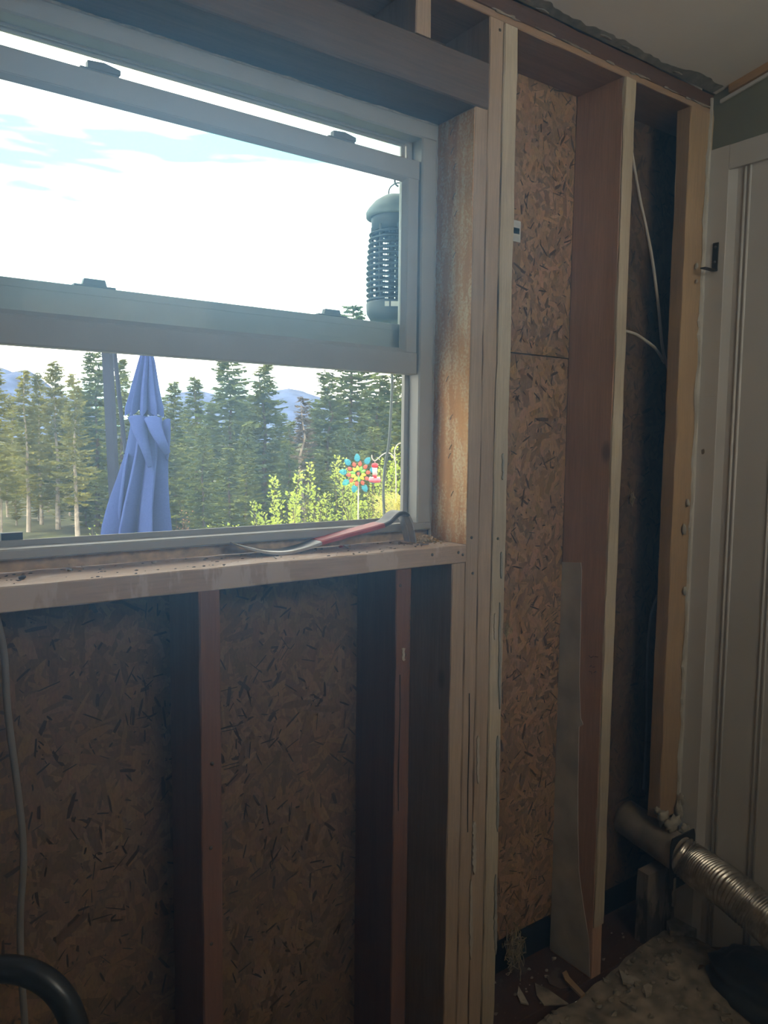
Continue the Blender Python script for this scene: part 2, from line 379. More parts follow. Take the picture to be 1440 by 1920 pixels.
# ---- right wall: green paint above, white beaded panelling below
wl = struct(MB().box(XR+.012, XR+.10, -2.5, .036, FL, 1.60).build('wall_right', 'wall_green'))
ZT = .763
MB().lumber(XR, XR+.012, -.058, .004, FL+.02, ZT-.0, 'z', .0012, .0003).build('panel_stile', 'panel_white', wl)
MB().lumber(XR, XR+.012, -1.95, -.058, ZT-.062, ZT, 'y', .0012, .0002, .2).build('panel_rail', 'panel_white', wl)
# sunk panel with a sloped edge facing into the room
pm = MB(); YP = [-.058, -.074]
pm.add([(XR+.001, -.058, FL+.02), (XR+.009, -.078, FL+.02), (XR+.009, -1.95, FL+.02), (XR+.001, -.058, ZT-.062), (XR+.009, -.078, ZT-.062), (XR+.009, -1.95, ZT-.062)],
       [(0, 1, 4, 3), (1, 2, 5, 4)])
pm.build('panel_board', 'panel_white', wl)
for k in range(17):
    yb = -.098-.105*k
    for dy in (0, -.013):
        MB().tube([(XR+.0085, yb+dy, FL+.02), (XR+.0085, yb+dy, ZT-.063)], .0036, 8).build('panel_bead', 'panel_white', wl, True)
# torn drywall edge between corner stud and panelling
d = MB(); N = 120; vs = []; rr = R(11)
for i in range(N+1):
    z = -1.30+(ZT+.13+1.30)*i/N; w = .014+.008*noise.noise((z*11, 4, 1))+.006*noise.noise((z*47, 2, 1))
    if z > .75: w *= .6
    vs += [(XR-max(.003, w), -.001, z), (XR-max(.003, w)*.8, -.006-.004*noise.noise((z*30, 7, 7)), z), (XR+.001, -.005, z)]
d.add(vs, [(3*i+k, 3*i+k+1, 3*i+k+4, 3*i+k+3) for i in range(N) for k in (0, 1)])
d.build('drywall_edge', 'primer_grey', wl, label='torn drywall edge beside the panelling')
for px, py, s in ((1290, 944, .010), (1283, 992, .014), (1284, 1108, .012), (1306, 500, .008), (1306, 528, .005)):
    q = at(px, py, 'y', -.006); MB().blob(q, s*.55, .005, s, 8, 6, .3, px).build('plaster_crust', 'plaster', wl, True)
# thin bare wood strip where the right wall meets the ceiling
tr_ = MB(); y0, y1 = -.045, -1.95
tr_.prism([(XR+.002, y0, .902-slope*y0-.016), (XR+.002, y1, .902-slope*y1-.016), (XR+.002, y1, .902-slope*y1+.004), (XR+.002, y0, .902-slope*y0+.004)], (.012, 0, 0))
struct(tr_.build('trim_1', 'raw_trim'))
tr_ = MB().prism([(XR+.006, -.02, .905-.027), (XR+.006, y1, .902-slope*y1-.021), (XR+.006, y1, .902-slope*y1-.016), (XR+.006, -.02, .905-.019)], (.01, 0, 0))
struct(tr_.build('trim_2', 'panel_white'))

# ================================================================== WINDOW WALL (framing + strand board)
wall = structroot('wall_window', (.2, .07, FL))
def osb(x0, x1, z0, z1, name='osb_sheet'):
    return MB().box(x0, x1, YB, YB+.012, z0, z1).build(name, 'osb_core', wall)
XW0, XW1, ZW0, ZW1 = .105, 1.097, -.222, .682       # rough opening
sheet_a = osb(-1.65, XW1, -1.40, ZW0)
sheet_b = osb(XW1, 1.548, -1.272, .215)
sheet_c = osb(1.550, 2.06, -1.285, 1.0)
sheet_d = osb(XW1, 1.548, .217, 1.0)
sheet_e = osb(-1.65, XW1, ZW1, 1.0)
sheet_f = osb(-1.65, XW0, ZW0, ZW1)
def strands(sheet, x0, x1, z0, z1, dens, seed, tone=1.0):
    rg = R(seed); b = MB(); n = int((x1-x0)*(z1-z0)*dens)
    for i in range(n):
        cx = x0+rg.random()*(x1-x0); cz = z0+rg.random()*(z1-z0)
        kind = rg.random()
        if kind < .12: L, w = .010+.028*rg.random(), .0012+.0024*rg.random(); col = (.055, .030, .018)
        elif kind < .16: L, w = .02+.03*rg.random(), .003+.005*rg.random(); col = (.085, .050, .032)
        else:
            L, w = .02+.055*rg.random(), .004+.013*rg.random(); g = .66+.64*rg.random(); col = (.27*g, .165*g*(.94+.12*rg.random()), .088*g*(.85+.3*rg.random()))
        col = tuple(q*tone for q in col)
        a = rg.gauss(math.pi/2, 1.0); ca, sa = math.cos(a), math.sin(a); y = YB-.0001-.0016*rg.random()-.0004*(kind < .16); til = (rg.random()-.5)*.012
        pts = []
        for u, v in ((-1, -.4), (-.85, .5), (-.1, .6), (.85, .45), (1, -.3), (.1, -.55)):
            u2 = u*(.85+.3*rg.random())*L/2; v2 = v*(.7+.6*rg.random())*w
            x = cx+u2*ca-v2*sa; z = cz+u2*sa+v2*ca
            pts.append((min(max(x, x0), x1), y+til*v2, min(max(z, z0), z1)))
        b.add(pts, [(0, 1, 2, 5), (2, 3, 4, 5)], col)
    b.build('wood_strands', 'osb_strand', sheet, kind='stuff')
strands(sheet_a, .10, XW1-.01, -1.39, ZW0-.03, 9000, 1)
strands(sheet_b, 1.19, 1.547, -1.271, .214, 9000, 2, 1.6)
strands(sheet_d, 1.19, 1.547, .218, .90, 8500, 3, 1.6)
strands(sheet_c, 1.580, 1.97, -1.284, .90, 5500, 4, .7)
MB().box(-1.65, 2.06, .156, .17, -1.5, -1.2).build('black_felt_strip', 'black_paper', wall)

def stud(x0, x1, z0, z1, mat, name='stud', y0=0., y1=YB, jit=.0007, label=None, ch=.002, seed=None):
    return MB().lumber(x0, x1, y0, y1, z0, z1, 'z', ch, jit, .045, seed if seed is not None else x0*10).build(name, mat, wall, label=label)
ZBP = -1.376; ZTP = .853
SW = .0372
s1 = stud(.4965, .4965+SW, ZBP, -.2512, 'stud_red', 'cripple_stud')
s2 = stud(.9052, .9052+SW, ZBP, -.2512, 'stud_red', 'cripple_stud')
s3 = stud(1.0500, 1.0865, ZBP, -.2512, 'stud_tan', 'cripple_stud')
# the two legs of the window opening
tj = stud(1.0885, 1.1225, ZBP, .671, 'stud_tan', 'trimmer_stud')
k1 = stud(1.1240, 1.1615, ZBP, ZTP, 'stud_tan', 'king_stud', jit=.0011)
k2 = stud(1.1645, 1.2033, ZBP, ZTP, 'stud_pale', 'king_stud', jit=.0013)
# orange lit face of the trimmer, crusted with glue
jf = MB().lumber(1.0868, 1.0886, .0012, .1385, -.2125, .668, 'z', .0004, .0002, .05).build('jamb_face', 'jamb_wood', wall, label='orange glue-stained inner face of the window post')
rr = R(21)
for px, py in ((847, 247), (848, 283), (853, 312), (851, 368), (855, 400), (852, 478), (843, 586), (839, 710), (846, 782), (845, 838), (843, 854), (848, 925)):
    q = at(px, py, 'x', 1.0862); a = .5+.5*rr.random()
    MB().tube([q+Vector((0, -.004, .005)), q+Vector((-.0012, -.002, .0025)), q+Vector((-.0012, .002, -.0035)), q+Vector((0, .004, -.006))], .0006, 5).build('staple', 'steel_dark', jf)
sA = stud(1.5487, 1.5866, ZBP, ZTP, 'stud_brown', 'stud', jit=.0004, ch=.0015)
MB().lumber(1.5497, 1.5858, -.0045, .004, -1.235, ZTP-.002, 'z', .001, .0012, .03, 5).build('stud_edge', 'stud_pale', sA, label='pale sawn front edge of the stud')
# grey primer smeared on the left face of that stud
pts = []; prof = [(-.300, .078), (-.32, .074), (-.45, .073), (-.60, .070), (-.70, .062), (-.715, .052), (-.725, .066), (-.85, .064), (-1.00, .058), (-1.11, .048), (-1.20, .030), (-1.27, .010), (-1.372, .003)]
for z, y in prof: pts.append((1.5500, y+.003*noise.noise((z*50, 0, 0)), z))
MB().prism(pts+[(1.5500, .1395, -1.372), (1.5500, .1395, -.306)], (-.0028, 0, 0)).build('primer_patch', 'primer_grey', sA, label='grey primer brushed on the stud side')
# illegible red lumber marks
for a in (((1104, 1229), (1108, 1233), (1113, 1230)), ((1115, 1231), (1121, 1232)), ((1106, 1250), (1109, 1247), (1110, 1251)), ((1111, 1251), (1116, 1250)), ((1104, 1259), (1110, 1260), (1109, 1264)), ((1113, 1261), (1118, 1258), (1118, 1262))):
    MB().tube([at(q[0], q[1], 'x', 1.5476) for q in a], .0009, 4).build('red_mark', 'ink_red', sA)
# flat corner stud: upper piece stops at the vent pipe, a stained stub below it
cb = MB().lumber(1.8158, 1.955, 0, .038, -1.025, ZTP, 'z', .002, .0012, .045, 8).build('corner_stud', 'stud_orange', wall)
cl = MB().lumber(1.7800, 1.93, .0, .038, ZBP, -1.172, 'z', .002, .0016, .03, 9).build('corner_stud', 'stained_grey', wall, label='stained grey stub of the corner stud')
stud(2.005, 2.043, ZBP, ZTP, 'stud_dark')
for x in (.0675, -.005, -.41, -.815, -1.22):
    stud(x, x+SW, ZBP, ZTP if x < .1 else .671, 'stud_tan')
# plates, sill, header
bp = MB().lumber(-1.65, 2.05, .0, .156, -1.414, ZBP, 'x', .002, .001, .06).build('bottom_plate', 'plate_dark', wall)
MB().lumber(-1.65, 2.05, .0, YB, ZTP, .8685, 'x', .0015, .0006, .06).build('top_plate', 'plate_wood', wall)
MB().lumber(-1.65, 2.0, .002, YB, .8690, .906, 'x', .002, .0012, .06).build('upper_plate', 'ledger_brown', wall, label='dark brown upper plate under the ceiling edge')
sp = MB().lumber(.107, 1.0868, -.0005, YB, -.2512, -.2132, 'x', .002, .0007, .05).build('sill_plate', 'sill_wood', wall)
hd = MB().lumber(.068, 1.1228, .0, YB, .6722, .7640, 'x', .003, .0008, .06).build('header', 'header_wood', wall)
stud(.936, .972, .7655, ZTP-.001, 'stud_tan', 'upper_cripple')
stud(.53, .567, .7655, ZTP-.001, 'stud_tan', 'upper_cripple')
# crumbly plaster line between the plates
rr = R(5)
for i in range(26):
    x = 1.14+rr.random()*.76; MB().blob((x, -.001, .8665+.004*rr.random()), .010+.014*rr.random(), .0025, .0022, 8, 5, .4, i).build('plaster_crust', 'plaster_dirty', wall, True)
# nail heads and splits
for px, py, par in ((885, 1008, tj), (887, 1075, tj), (938, 56, k1), (860, 1036, sp), (868, 1040, sp), (811, 1040, sp), (398, 1432, s1), (396, 1590, s1), (397, 1770, s1), (751, 1098, s2), (760, 1228, s2), (934, 1010, k2)):
    q = at(px, py, 'y', -.0012); MB().tube([q, q+Vector((0, .003, 0))], .0032, 10).build('nail', 'nail_steel', par, True)
for px, y0, y1, par in ((750, 1265, 1520, s2), (880, 1300, 1560, tj)):
    a = at(px, y0, 'y', -.0006); b = at(px-3, y1, 'y', -.0006)
    MB().tube(spline([a, a.lerp(b, .3)+Vector((.001, 0, 0)), a.lerp(b, .7)-Vector((.001, 0, 0)), b], 6), .0014, 5).build('split', 'ink_dark', par)
# white/pale scuffs on the king studs
rr = R(17)
def scuff(px, py0, py1, w, mt, par, seed):
    N_ = 24; vs = []
    for i in range(N_+1):
        q = at(px, py0+(py1-py0)*i/N_, 'y', -.0030); ww = w*(.35+.65*abs(noise.noise((i*.35, seed, 1)))+.3*noise.noise((i*.9, seed, 4)))*min(1, i*.6, (N_-i)*.6)+.0004
        off = .0018*noise.noise((i*.2, seed, 9)); vs += [(q.x-ww+off, q.y, q.z), (q.x+ww+off, q.y, q.z), (q.x+ww+off, q.y+.0035, q.z), (q.x-ww+off, q.y+.0035, q.z)]
    MB().add(vs, [(4*i+k, 4*i+(k+1) % 4, 4*i+4+(k+1) % 4, 4*i+4+k) for i in range(N_) for k in range(4)]).build('paint_scuff', mt, par)
for a in ((944, 850, 900, .004, 'scuff_blue', k2, 1), (941, 1035, 1085, .005, 'scuff_blue', k2, 2), (938, 1130, 1330, .005, 'scuff_blue', k2, 3), (934, 1380, 1560, .006, 'scuff_blue', k2, 4), (930, 1640, 1790, .006, 'scuff_blue', k2, 5),
          (897, 1380, 1470, .006, 'scuff_pale', k1, 6), (890, 1540, 1640, .008, 'scuff_pale', k1, 7), (884, 1650, 1800, .007, 'scuff_pale', tj, 8), (757, 1215, 1240, .006, 'scuff_pale', s2, 9), (929, 1150, 1200, .005, 'scuff_pale', k2, 10)):
    scuff(*a)
# barcode sticker on the strand board and illegible mill stamp rules
q0 = at(962, 412, 'y', .1365); q1 = at(975, 455, 'y', .1365)
st = MB().box(q0.x-.03, q1.x, .1355, .1362, q1.z, q0.z).build('barcode_sticker', 'sticker_white', sheet_d, label='small white barcode sticker')
for i in range(9):
    z = q1.z+.018+(q0.z-q1.z-.036)*i/9
    MB().box(q0.x-.025, q1.x-.004, .1351, .1354, z, z+(.0026 if i % 3 else .0042)).build('barcode_bar', 'ink_blue', st)
for a, b in (((414, 1296), (445, 1288)), ((414, 1367), (447, 1360)), ((416, 1372), (444, 1366)), ((416, 1438), (448, 1429)), ((420, 1443), (449, 1435)), ((424, 1325), (430, 1320)), ((430, 1333), (438, 1318))):
    MB().tube([at(a[0], a[1], 'y', .1378), at(b[0], b[1], 'y', .1378)], .0007, 4).build('stamp_rule', 'ink_dark', sheet_a)

# ================================================================== THE WINDOW
win = structroot('window_1', (.625, .13, -.21))
YF = .105
FX0, FX1, FZ0, FZ1 = .115, 1.076, -.191, .664       # outer frame
IX0, IX1, IZ0, IZ1 = .153, 1.0382, -.1735, .6300      # inner lip
def frame_ring(name, mat, x0, x1, z0, z1, X0, X1, Z0, Z1, y0, y1, par, ch=.003):
    b = MB()
    b.lumber(X0, X1, y0, y1, z1, Z1, 'x', ch, 0, 9).lumber(X0, X1, y0, y1, Z0, z0, 'x', ch, 0, 9)
    b.lumber(X0, x0, y0, y1, z0, z1, 'z', ch, 0, 9).lumber(x1, X1, y0, y1, z0, z1, 'z', ch, 0, 9)
    return b.build(name, mat, par)
frame_ring('frame', 'vinyl', IX0, IX1, IZ0, IZ1, FX0, FX1, FZ0, FZ1, YF, .170, win)
frame_ring('parting_stop', 'vinyl', IX0+.012, IX1-.012, IZ0+.010, IZ1-.004, IX0-.001, IX1+.001, IZ0-.001, IZ1+.001, .1405, .1455, win, .0008)
MB().box(IX0, IX1, .1455, .172, IZ0-.001, IZ0+.006).build('sill_track', 'vinyl_matte', win)
# lower sash, pushed up
ls = frame_ring('lower_sash', 'vinyl', .190, 1.006, .1905, .5455, .1545, 1.0365, .1440, .5845, .1125, .138, win, .002)
def bead_ring(par, x0, x1, z0, z1, w, ya, yb, mat='vinyl'):
    for nm, q in (('top', [(x0, ya, z1), (x1, ya, z1), (x1-w, yb, z1-w), (x0+w, yb, z1-w)]), ('bot', [(x0, ya, z0), (x1, ya, z0), (x1-w, yb, z0+w), (x0+w, yb, z0+w)]),
                  ('l', [(x0, ya, z0), (x0, ya, z1), (x0+w, yb, z1-w), (x0+w, yb, z0+w)]), ('r', [(x1, ya, z0), (x1, ya, z1), (x1-w, yb, z1-w), (x1-w, yb, z0+w)])):
        dd = {'top': (0, 0, .004), 'bot': (0, 0, -.004), 'l': (-.004, 0, 0), 'r': (.004, 0, 0)}[nm]
        MB().prism(q, dd).build('glazing_bead', mat, par)
bead_ring(ls, .190, 1.006, .1905, .5455, .008, .1135, .122)
MB().box(.196, 1.000, .1235, .1265, .1965, .5395).build('pane', 'window_glass', ls)
us = frame_ring('upper_sash', 'vinyl', .193, 1.0195, .238, .6235, .1655, 1.0255, .199, .6290, .1475, .160, win, .001)
MB().box(.1655, 1.0255, .1462, .1475, .199, .2125).build('interlock_strip', 'vinyl', us)
bead_ring(us, .193, 1.0195, .238, .6235, .002, .1480, .152)
MB().box(.195, 1.0178, .1525, .1555, .240, .6220).build('pane', 'window_glass', us)
def lock(cx, z, par, y0=.117, y1=.134):
    MB().lumber(cx-.030, cx+.030, y0, y1, z, z+.0045, 'x', .001, 0, 9).build('sash_lock', 'lock_plastic', par)
    MB().prism([(cx-.018, y0+.002, z+.0045), (cx+.034, y0+.002, z+.0060), (cx+.034, y0+.002, z+.0135), (cx+.008, y0+.002, z+.0185), (cx-.018, y0+.002, z+.0160)], (0, .012, 0)).build('sash_lock', 'lock_plastic', par)
for px, py in ((186, 133), (640, 262)):
    q = at(px, py, 'y', .12); lock(q.x, .5845, ls)
for px, py in ((177, 541), (622, 595)):
    q = at(px, py, 'y', .155)
    MB().lumber(q.x-.034, q.x+.034, .149, .166, .252, .2555, 'x', .001, 0, 9).build('lock_keeper', 'lock_plastic', us)
    MB().prism([(q.x-.020, .151, .2555), (q.x+.020, .151, .2555), (q.x+.017, .151, .266), (q.x-.017, .151, .266)], (0, .012, 0)).build('lock_keeper', 'lock_plastic', us)
# fix: meeting rail is taller than the other rails
MB().lumber(.193, 1.0195, .1475, .160, .2375, .2520, 'x', .001, 0, 9).build('meeting_rail', 'vinyl', us)
# insect screen outside the lower half
MB().box(.155, 1.0365, .1705, .1708, -.165, .235).build('insect_screen', 'screen_mesh', win)
q = at(22, 1013, 'y', .15)
MB().lumber(q.x-.016, q.x+.016, .146, .158, -.168, -.152, 'x', .001, 0, 9).build('screen_tab', 'screen_tab', win)
# spray foam, torn caulk and painted gap shade round the frame
def ragged(name, mat, fn, N, par, label=None):
    vs = []
    for i in range(N+1): vs += fn(i/N)
    k = len(vs)//(N+1); fs = [(i*k+j, i*k+j+1, (i+1)*k+j+1, (i+1)*k+j) for i in range(N) for j in range(k-1)]
    return MB().add(vs, fs).build(name, mat, par, True, label=label)
nz1 = lambda a, b: noise.noise((a, b, .37))
def foam_b(u):
    x = .11+u*.975; top = -.1905+.002*nz1(x*30, 1)-.0015*abs(nz1(x*90, 5)); bot = -.2125
    y = .124+.006*nz1(x*22, 3); return [(x, .150, top+.001), (x, y+.003, top), (x, y, -.200), (x, y+.003+.003*nz1(x*60, 4), bot)]
ragged('spray_foam', 'foam', foam_b, 260, win, 'tan spray foam along the window bottom')
def foam_r(u):
    z = -.21+u*.875; w = .0102+.0022*nz1(z*40, 2)+.0018*nz1(z*130, 2); return [(1.0755, .112, z), (1.0755+w*.6, .108+.003*nz1(z*50, 8), z), (1.0758+w, .114, z)]
ragged('torn_caulk', 'vinyl_matte', foam_r, 220, win)
def gap_r(u):
    z = -.21+u*.875; return [(1.0765, .118, z), (1.0868, .116, z)]
ragged('gap_shadow_strip', 'gap_shade', gap_r, 60, win)  # dark strip painted in for the shade between frame and trimmer
def foam_t(u):
    x = .12+u*.962; w = .0052+.003*nz1(x*24, 2)+.0015*nz1(x*90, 2); return [(x, .112, .6635), (x, .107+.002*nz1(x*40, 5), .6638+w*.5), (x, .115, .664+w)]
ragged('torn_caulk', 'foam_grey', foam_t, 220, win)
MB().box(.115, 1.085, .120, .124, .664, .6715).build('gap_shadow_top', 'gap_shade', win)  # dark strip painted in for the shade between frame and header

# ================================================================== THINGS IN THE ROOM
# flat pry bar lying on the sill
pbz = -.2130
nr = [(447, 1020), (462, 1025), (480, 1030), (505, 1035), (540, 1035), (575, 1027), (604, 1017), (650, 1004), (690, 993), (722, 984), (735, 977), (744, 968), (752, 962), (761, 961), (768, 966), (773, 977), (777, 995), (781, 1017)]
pth = [at(px, py, 'y', .058+.012*(1-i/17)) for i, (px, py) in enumerate(nr)]
mz = min(p_.z for p_ in pth); pth = [p_+Vector((0, 0, pbz+.003-mz)) for p_ in pth]
bar = thing('pry_bar', (pth[4].x+.15, .08, pbz), 'flat pry bar with red painted middle and steel claws on window sill', 'pry bar')
def ribbon(path, y_w, th, nm, mat, wf=lambda u: 1.0, tf=lambda u: 1.0, sub=5):
    P_ = spline(path, sub); vs = []; n = len(P_)
    for i, q in enumerate(P_):
        T = (P_[min(i+1, n-1)]-P_[max(i-1, 0)]); T.y = 0; T.normalize(); Nn = Vector((-T.z, 0, T.x)); u = i/(n-1); hw = y_w*wf(u); hh = th*tf(u)
        c0 = q+Vector((0, y_w*(1-wf(u))*.5, 0))
        vs += [c0-Nn*hh, c0+Vector((0, hw, 0))-Nn*hh, c0+Vector((0, hw, 0))+Nn*hh*.55, c0+Vector((0, hw-.004, 0))+Nn*hh, c0+Vector((0, .004, 0))+Nn*hh, c0+Nn*hh*.55]
    k = 6; fs = [(i*k+j, i*k+(j+1) % k, (i+1)*k+(j+1) % k, (i+1)*k+j) for i in range(n-1) for j in range(k)]
    fs += [tuple(range(k-1, -1, -1)), tuple((n-1)*k+j for j in range(k))]
    return MB().add(vs, fs).build(nm, mat, bar)
BW = .042
ribbon(pth[0:7], BW, .0034, 'blade', 'steel', tf=lambda u: .25+.75*min(1, u*1.8), wf=lambda u: .80+.2*min(1, u*2))
ribbon(pth[6:10], BW+.001, .0042, 'painted_shank', 'red_paint')
ribbon(pth[9:15], BW, .0036, 'bend', 'steel_dark')
# two claw prongs
for k in (0, 1):
    P_ = pth[14:18]; off = k*(BW*.54)
    ribbon([q+Vector((0, off, 0)) for q in P_], BW*.46, .0034, 'claw', 'steel', tf=lambda u: 1-.7*u)
def nailthing(px0, py0, px1, py1, label, zz=-.2115):
    a = at(px0, py0, 'z', zz); b = at(px1, py1, 'z', zz); t_ = thing('nail', ((a.x+b.x)/2, (a.y+b.y)/2, zz-.0016), label, 'nail', 'loose nails on the sill')
    MB().tube([a, b], .0014, 8).build('shank', 'rust', t_, True); d_ = (b-a).normalized(); MB().tube([a-d_*.0010, a+d_*.0006], .0036, 10).build('head', 'rust', t_, True); return t_
nailthing(749, 1018, 774, 1020, 'rusty nail lying under the claw of the pry bar', -.2100)
nailthing(790, 1021, 803, 1020, 'small nail beside the sawdust heap on the sill', -.2112)
# wood crumbs heap in the corner of the sill
hp = MB(); rr = R(31)
for i in range(330):
    a = rr.random()*6.283; q = abs(rr.gauss(0, .5)); x = 1.050+.034*q*math.cos(a)-.01; y = .078+.024*q*math.sin(a); hz = max(0, .014*(1-q*q*.9))*rr.random()
    hp.blob((min(x, 1.083), y, -.2125+hz), .0015+.0022*rr.random(), .0015+.002*rr.random(), .001+.0016*rr.random(), 5, 4, .4, i)
tag(hp.build('sawdust_heap', 'sawdust', kind='stuff'), 'heap of tan sawdust crumbs in the right corner of the sill', 'sawdust')
for px, py, s, mt, nm, lb in ((640, 1026, .0045, 'red_paint', 'wood_chip', 'small round reddish chip on the sill below the bar'), (652, 1026, .006, 'splinter_wood', 'wood_chip', 'slanted wood chip next to the round reddish chip'), (690, 1017, .0035, 'plaster', 'plaster_crumb', 'white plaster crumb on the sill right of the chips'),
                          (128, 1063, .009, 'foam', 'foam_chunk', 'biggest tan foam chunk at the left end of the sill'), (157, 1063, .0035, 'foam', 'foam_chunk', 'tiny tan foam chunk beside the biggest one'), (131, 1070, .004, 'plaster_dirty', 'plaster_crumb', 'grey crumb in front of the biggest foam chunk'), (42, 1085, .005, 'ink_dark', 'wood_chip', 'dark flat chip near the left end of the sill'), (288, 1056, .0035, 'plaster', 'plaster_crumb', 'pale crumb on the sill below the umbrella')):
    q = at(px, py, 'z', -.2125); s_ = s
    tag(MB().blob((q.x, q.y, -.2128+s_*.45), s_*1.25, s_, s_*.55, 8, 6, .3, px).build(nm, mt), lb, nm.replace('_', ' '))
# loose specks on the sill
sk = MB(); rr = R(41)
for i in range(150):
    x = .2+rr.random()*.86; y = .004+rr.random()*.115; s_ = .0008+.0017*rr.random()**2; sk.blob((x, y, -.2129), s_*1.6, s_, s_*.5, 5, 4, .3, i)
tag(sk.build('sill_specks', 'ink_dark', kind='stuff'), 'dark specks of dirt scattered over the window sill', 'dirt')

# wires in the stud bays
def wire(nm, pts, r, mat, lb):
    return tag(MB().tube(spline(pts, 8), r, 8).build(nm, mat, smooth=True), lb, 'cable')
wire('electric_cable', [at(1184, 286, 'y', .02), at(1200, 375, 'y', .05), at(1220, 470, 'y', .075), at(1234, 570, 'y', .09), at(1242, 650, 'y', .095), at(1252, 690, 'y', .095)], .0042, 'wire_white', 'white cable running diagonally down the dark stud bay')
wire('electric_cable', [at(1168, 620, 'y', .06), at(1190, 626, 'y', .07), at(1212, 640, 'y', .08), at(1230, 655, 'y', .09), at(1246, 680, 'y', .10)], .0042, 'wire_white', 'short white cable arching from the middle stud to the diagonal one')
wire('electric_cable', [at(1233, 1115, 'y', .08), at(1219, 1160, 'y', .10), at(1213, 1250, 'y', .11), at(1212, 1350, 'y', .11), at(1209, 1430, 'y', .11), at(1206, 1480, 'y', .11)], .0032, 'wire_grey', 'thin grey cable hanging in the dark bay above the vent pipe')
wire('electric_cable', [at(-25, 1110, 'y', .03), at(-6, 1160, 'y', .03), at(8, 1230, 'y', .03), at(14, 1330, 'y', .03), at(28, 1440, 'y', .03), at(41, 1550, 'y', .03), at(44, 1620, 'y', .03), at(38, 1720, 'y', .03), at(40, 1820, 'y', .03), at(47, 1930, 'y', .03), at(55, 2100, 'y', .03), at(60, 2500, 'y', .03)], .0052, 'wire_grey', 'grey cable hanging down the left stud bay below the sill')
# black curved hose arching into view bottom left
hs = [dep(px, py, .92) for px, py in ((-210, 2300), (-215, 2120), (-180, 1960), (-110, 1860), (-30, 1822), (40, 1820), (98, 1850), (134, 1905), (146, 1970), (142, 2100), (135, 2400), (130, 2700))]
hs = [Vector((p_.x, p_.y, max(p_.z, FL+.03))) for p_ in hs]
hp_ = spline(hs, 8); tag(MB().tube(hp_, .0155, 14).build('vacuum_hose', 'hose_black', smooth=True), 'glossy black hose arching at the bottom left corner', 'hose')

# L bracket on the panelling
br = thing('shelf_bracket', (XR-.03, -.033, .45), 'small black L bracket screwed to the white panelling', 'bracket')
bleg = MB().lumber(XR-.003, XR, -.0405, -.0245, .452, .524, 'z', .0006, 0, 9).build('wall_leg', 'black_metal', br)
MB().lumber(XR-.055, XR, -.0405, -.0245, .452, .455, 'x', .0006, 0, 9).build('shelf_leg', 'black_metal', br)
for z in (.513, .475): MB().tube([(XR-.0042, -.0325, z), (XR-.002, -.0325, z)], .0036, 10).build('screw', 'nail_steel', bleg, True)
# nail hole stain on the panelling stile
MB().blob(at(1318, 847, 'x', XR-.0003), .0006, .005, .0075, 9, 6, .2, 4).build('rust_spot', 'rust', wl, True)
MB().box(XR-.0008, XR, -.057, .0, .128, .1292).build('joint_line', 'primer_grey', wl)

# vent: duct through the wall, black cover plate, flexible foil hose
PC0 = Vector((1.851, YB-.002, -1.080)); PC1 = Vector((1.848, -.050, -1.112))
pip = MB(); n_ = 22; rs = []; pp = []
for i in range(n_+1): u = i/n_; pp.append(PC0.lerp(PC1, u)); rs.append(.0495+(.0012 if i in (7, 8) else 0))
tag(pip.tube(pp, rs, 28).build('vent_pipe', 'duct_metal', smooth=True), 'dull metal vent pipe crossing the dark corner bay', 'pipe')
XP0, XP1 = 1.792, 1.903
pl = MB(); seg = 28
hole = [(PC1.x+.052*math.cos(2*math.pi*k/seg), PC1.z+.052*math.sin(2*math.pi*k/seg)) for k in range(seg)]
ou = []
for k in range(seg):
    a = 2*math.pi*k/seg; dx, dz = math.cos(a), math.sin(a); hx = (XP1-PC1.x) if dx > 0 else (PC1.x-XP0); hzz = .062 if dz > 0 else .085; s_ = min(hx/max(abs(dx), 1e-6), hzz/max(abs(dz), 1e-6)); ou.append((PC1.x+dx*s_, PC1.z+dz*s_))
ya, yb = -.056, -.052
vs = [(x, ya, z) for x, z in hole]+[(x, ya, z) for x, z in ou]+[(x, yb, z) for x, z in hole]+[(x, yb, z) for x, z in ou]
fs = []
for k in range(seg):
    j = (k+1) % seg; fs += [(k, j, seg+j, seg+k), (2*seg+k, 3*seg+k, 3*seg+j, 2*seg+j), (seg+k, seg+j, 3*seg+j, 3*seg+k), (k, 2*seg+k, 2*seg+j, j)]
tag(pl.add(vs, fs).build('cover_plate', 'black_metal'), 'square black plastic plate where the foil hose meets the pipe', 'plate')
hpts = [Vector((PC1.x, -.052, PC1.z)), Vector((PC1.x+.001, -.10, PC1.z-.012)), dep(1368, 1668, 1.95), dep(1440, 1728, 1.86), dep(1540, 1810, 1.72), dep(1680, 1900, 1.55)]
hpts[2].x = min(hpts[2].x, XR-.056); hpts[3].x = min(hpts[3].x, XR-.058)
hx_ = spline(hpts, 60); L_ = 0; P_ = []; rad = []; last = hx_[0]
for q in hx_:
    L_ += (q-last).length; last = q
tot = L_; step = .0015; acc = 0; res_ = [hx_[0]]; last = hx_[0]
for q in hx_[1:]:
    while (q-last).length >= step:
        last = last+(q-last).normalized()*step; res_.append(last)
for i, q in enumerate(res_):
    ph = (i % 6); base_r = .0505+.0012*noise.noise((i*.03, 5, 1)); rad.append(base_r+(.0030, .0020, -.0006, -.0032, -.0014, .0016)[ph]+.0009*noise.noise((i*.21, 1, 2)))
rad[0] = rad[1] = rad[2] = .053
hm = MB(); hm.tube(res_, rad, 26)
for i, v_ in enumerate(hm.v): v_ += Vector((.0010*noise.noise(v_*60), .0010*noise.noise(v_*60+Vector((9, 9, 9))), .0012*noise.noise(v_*55+Vector((4, 0, 2)))))
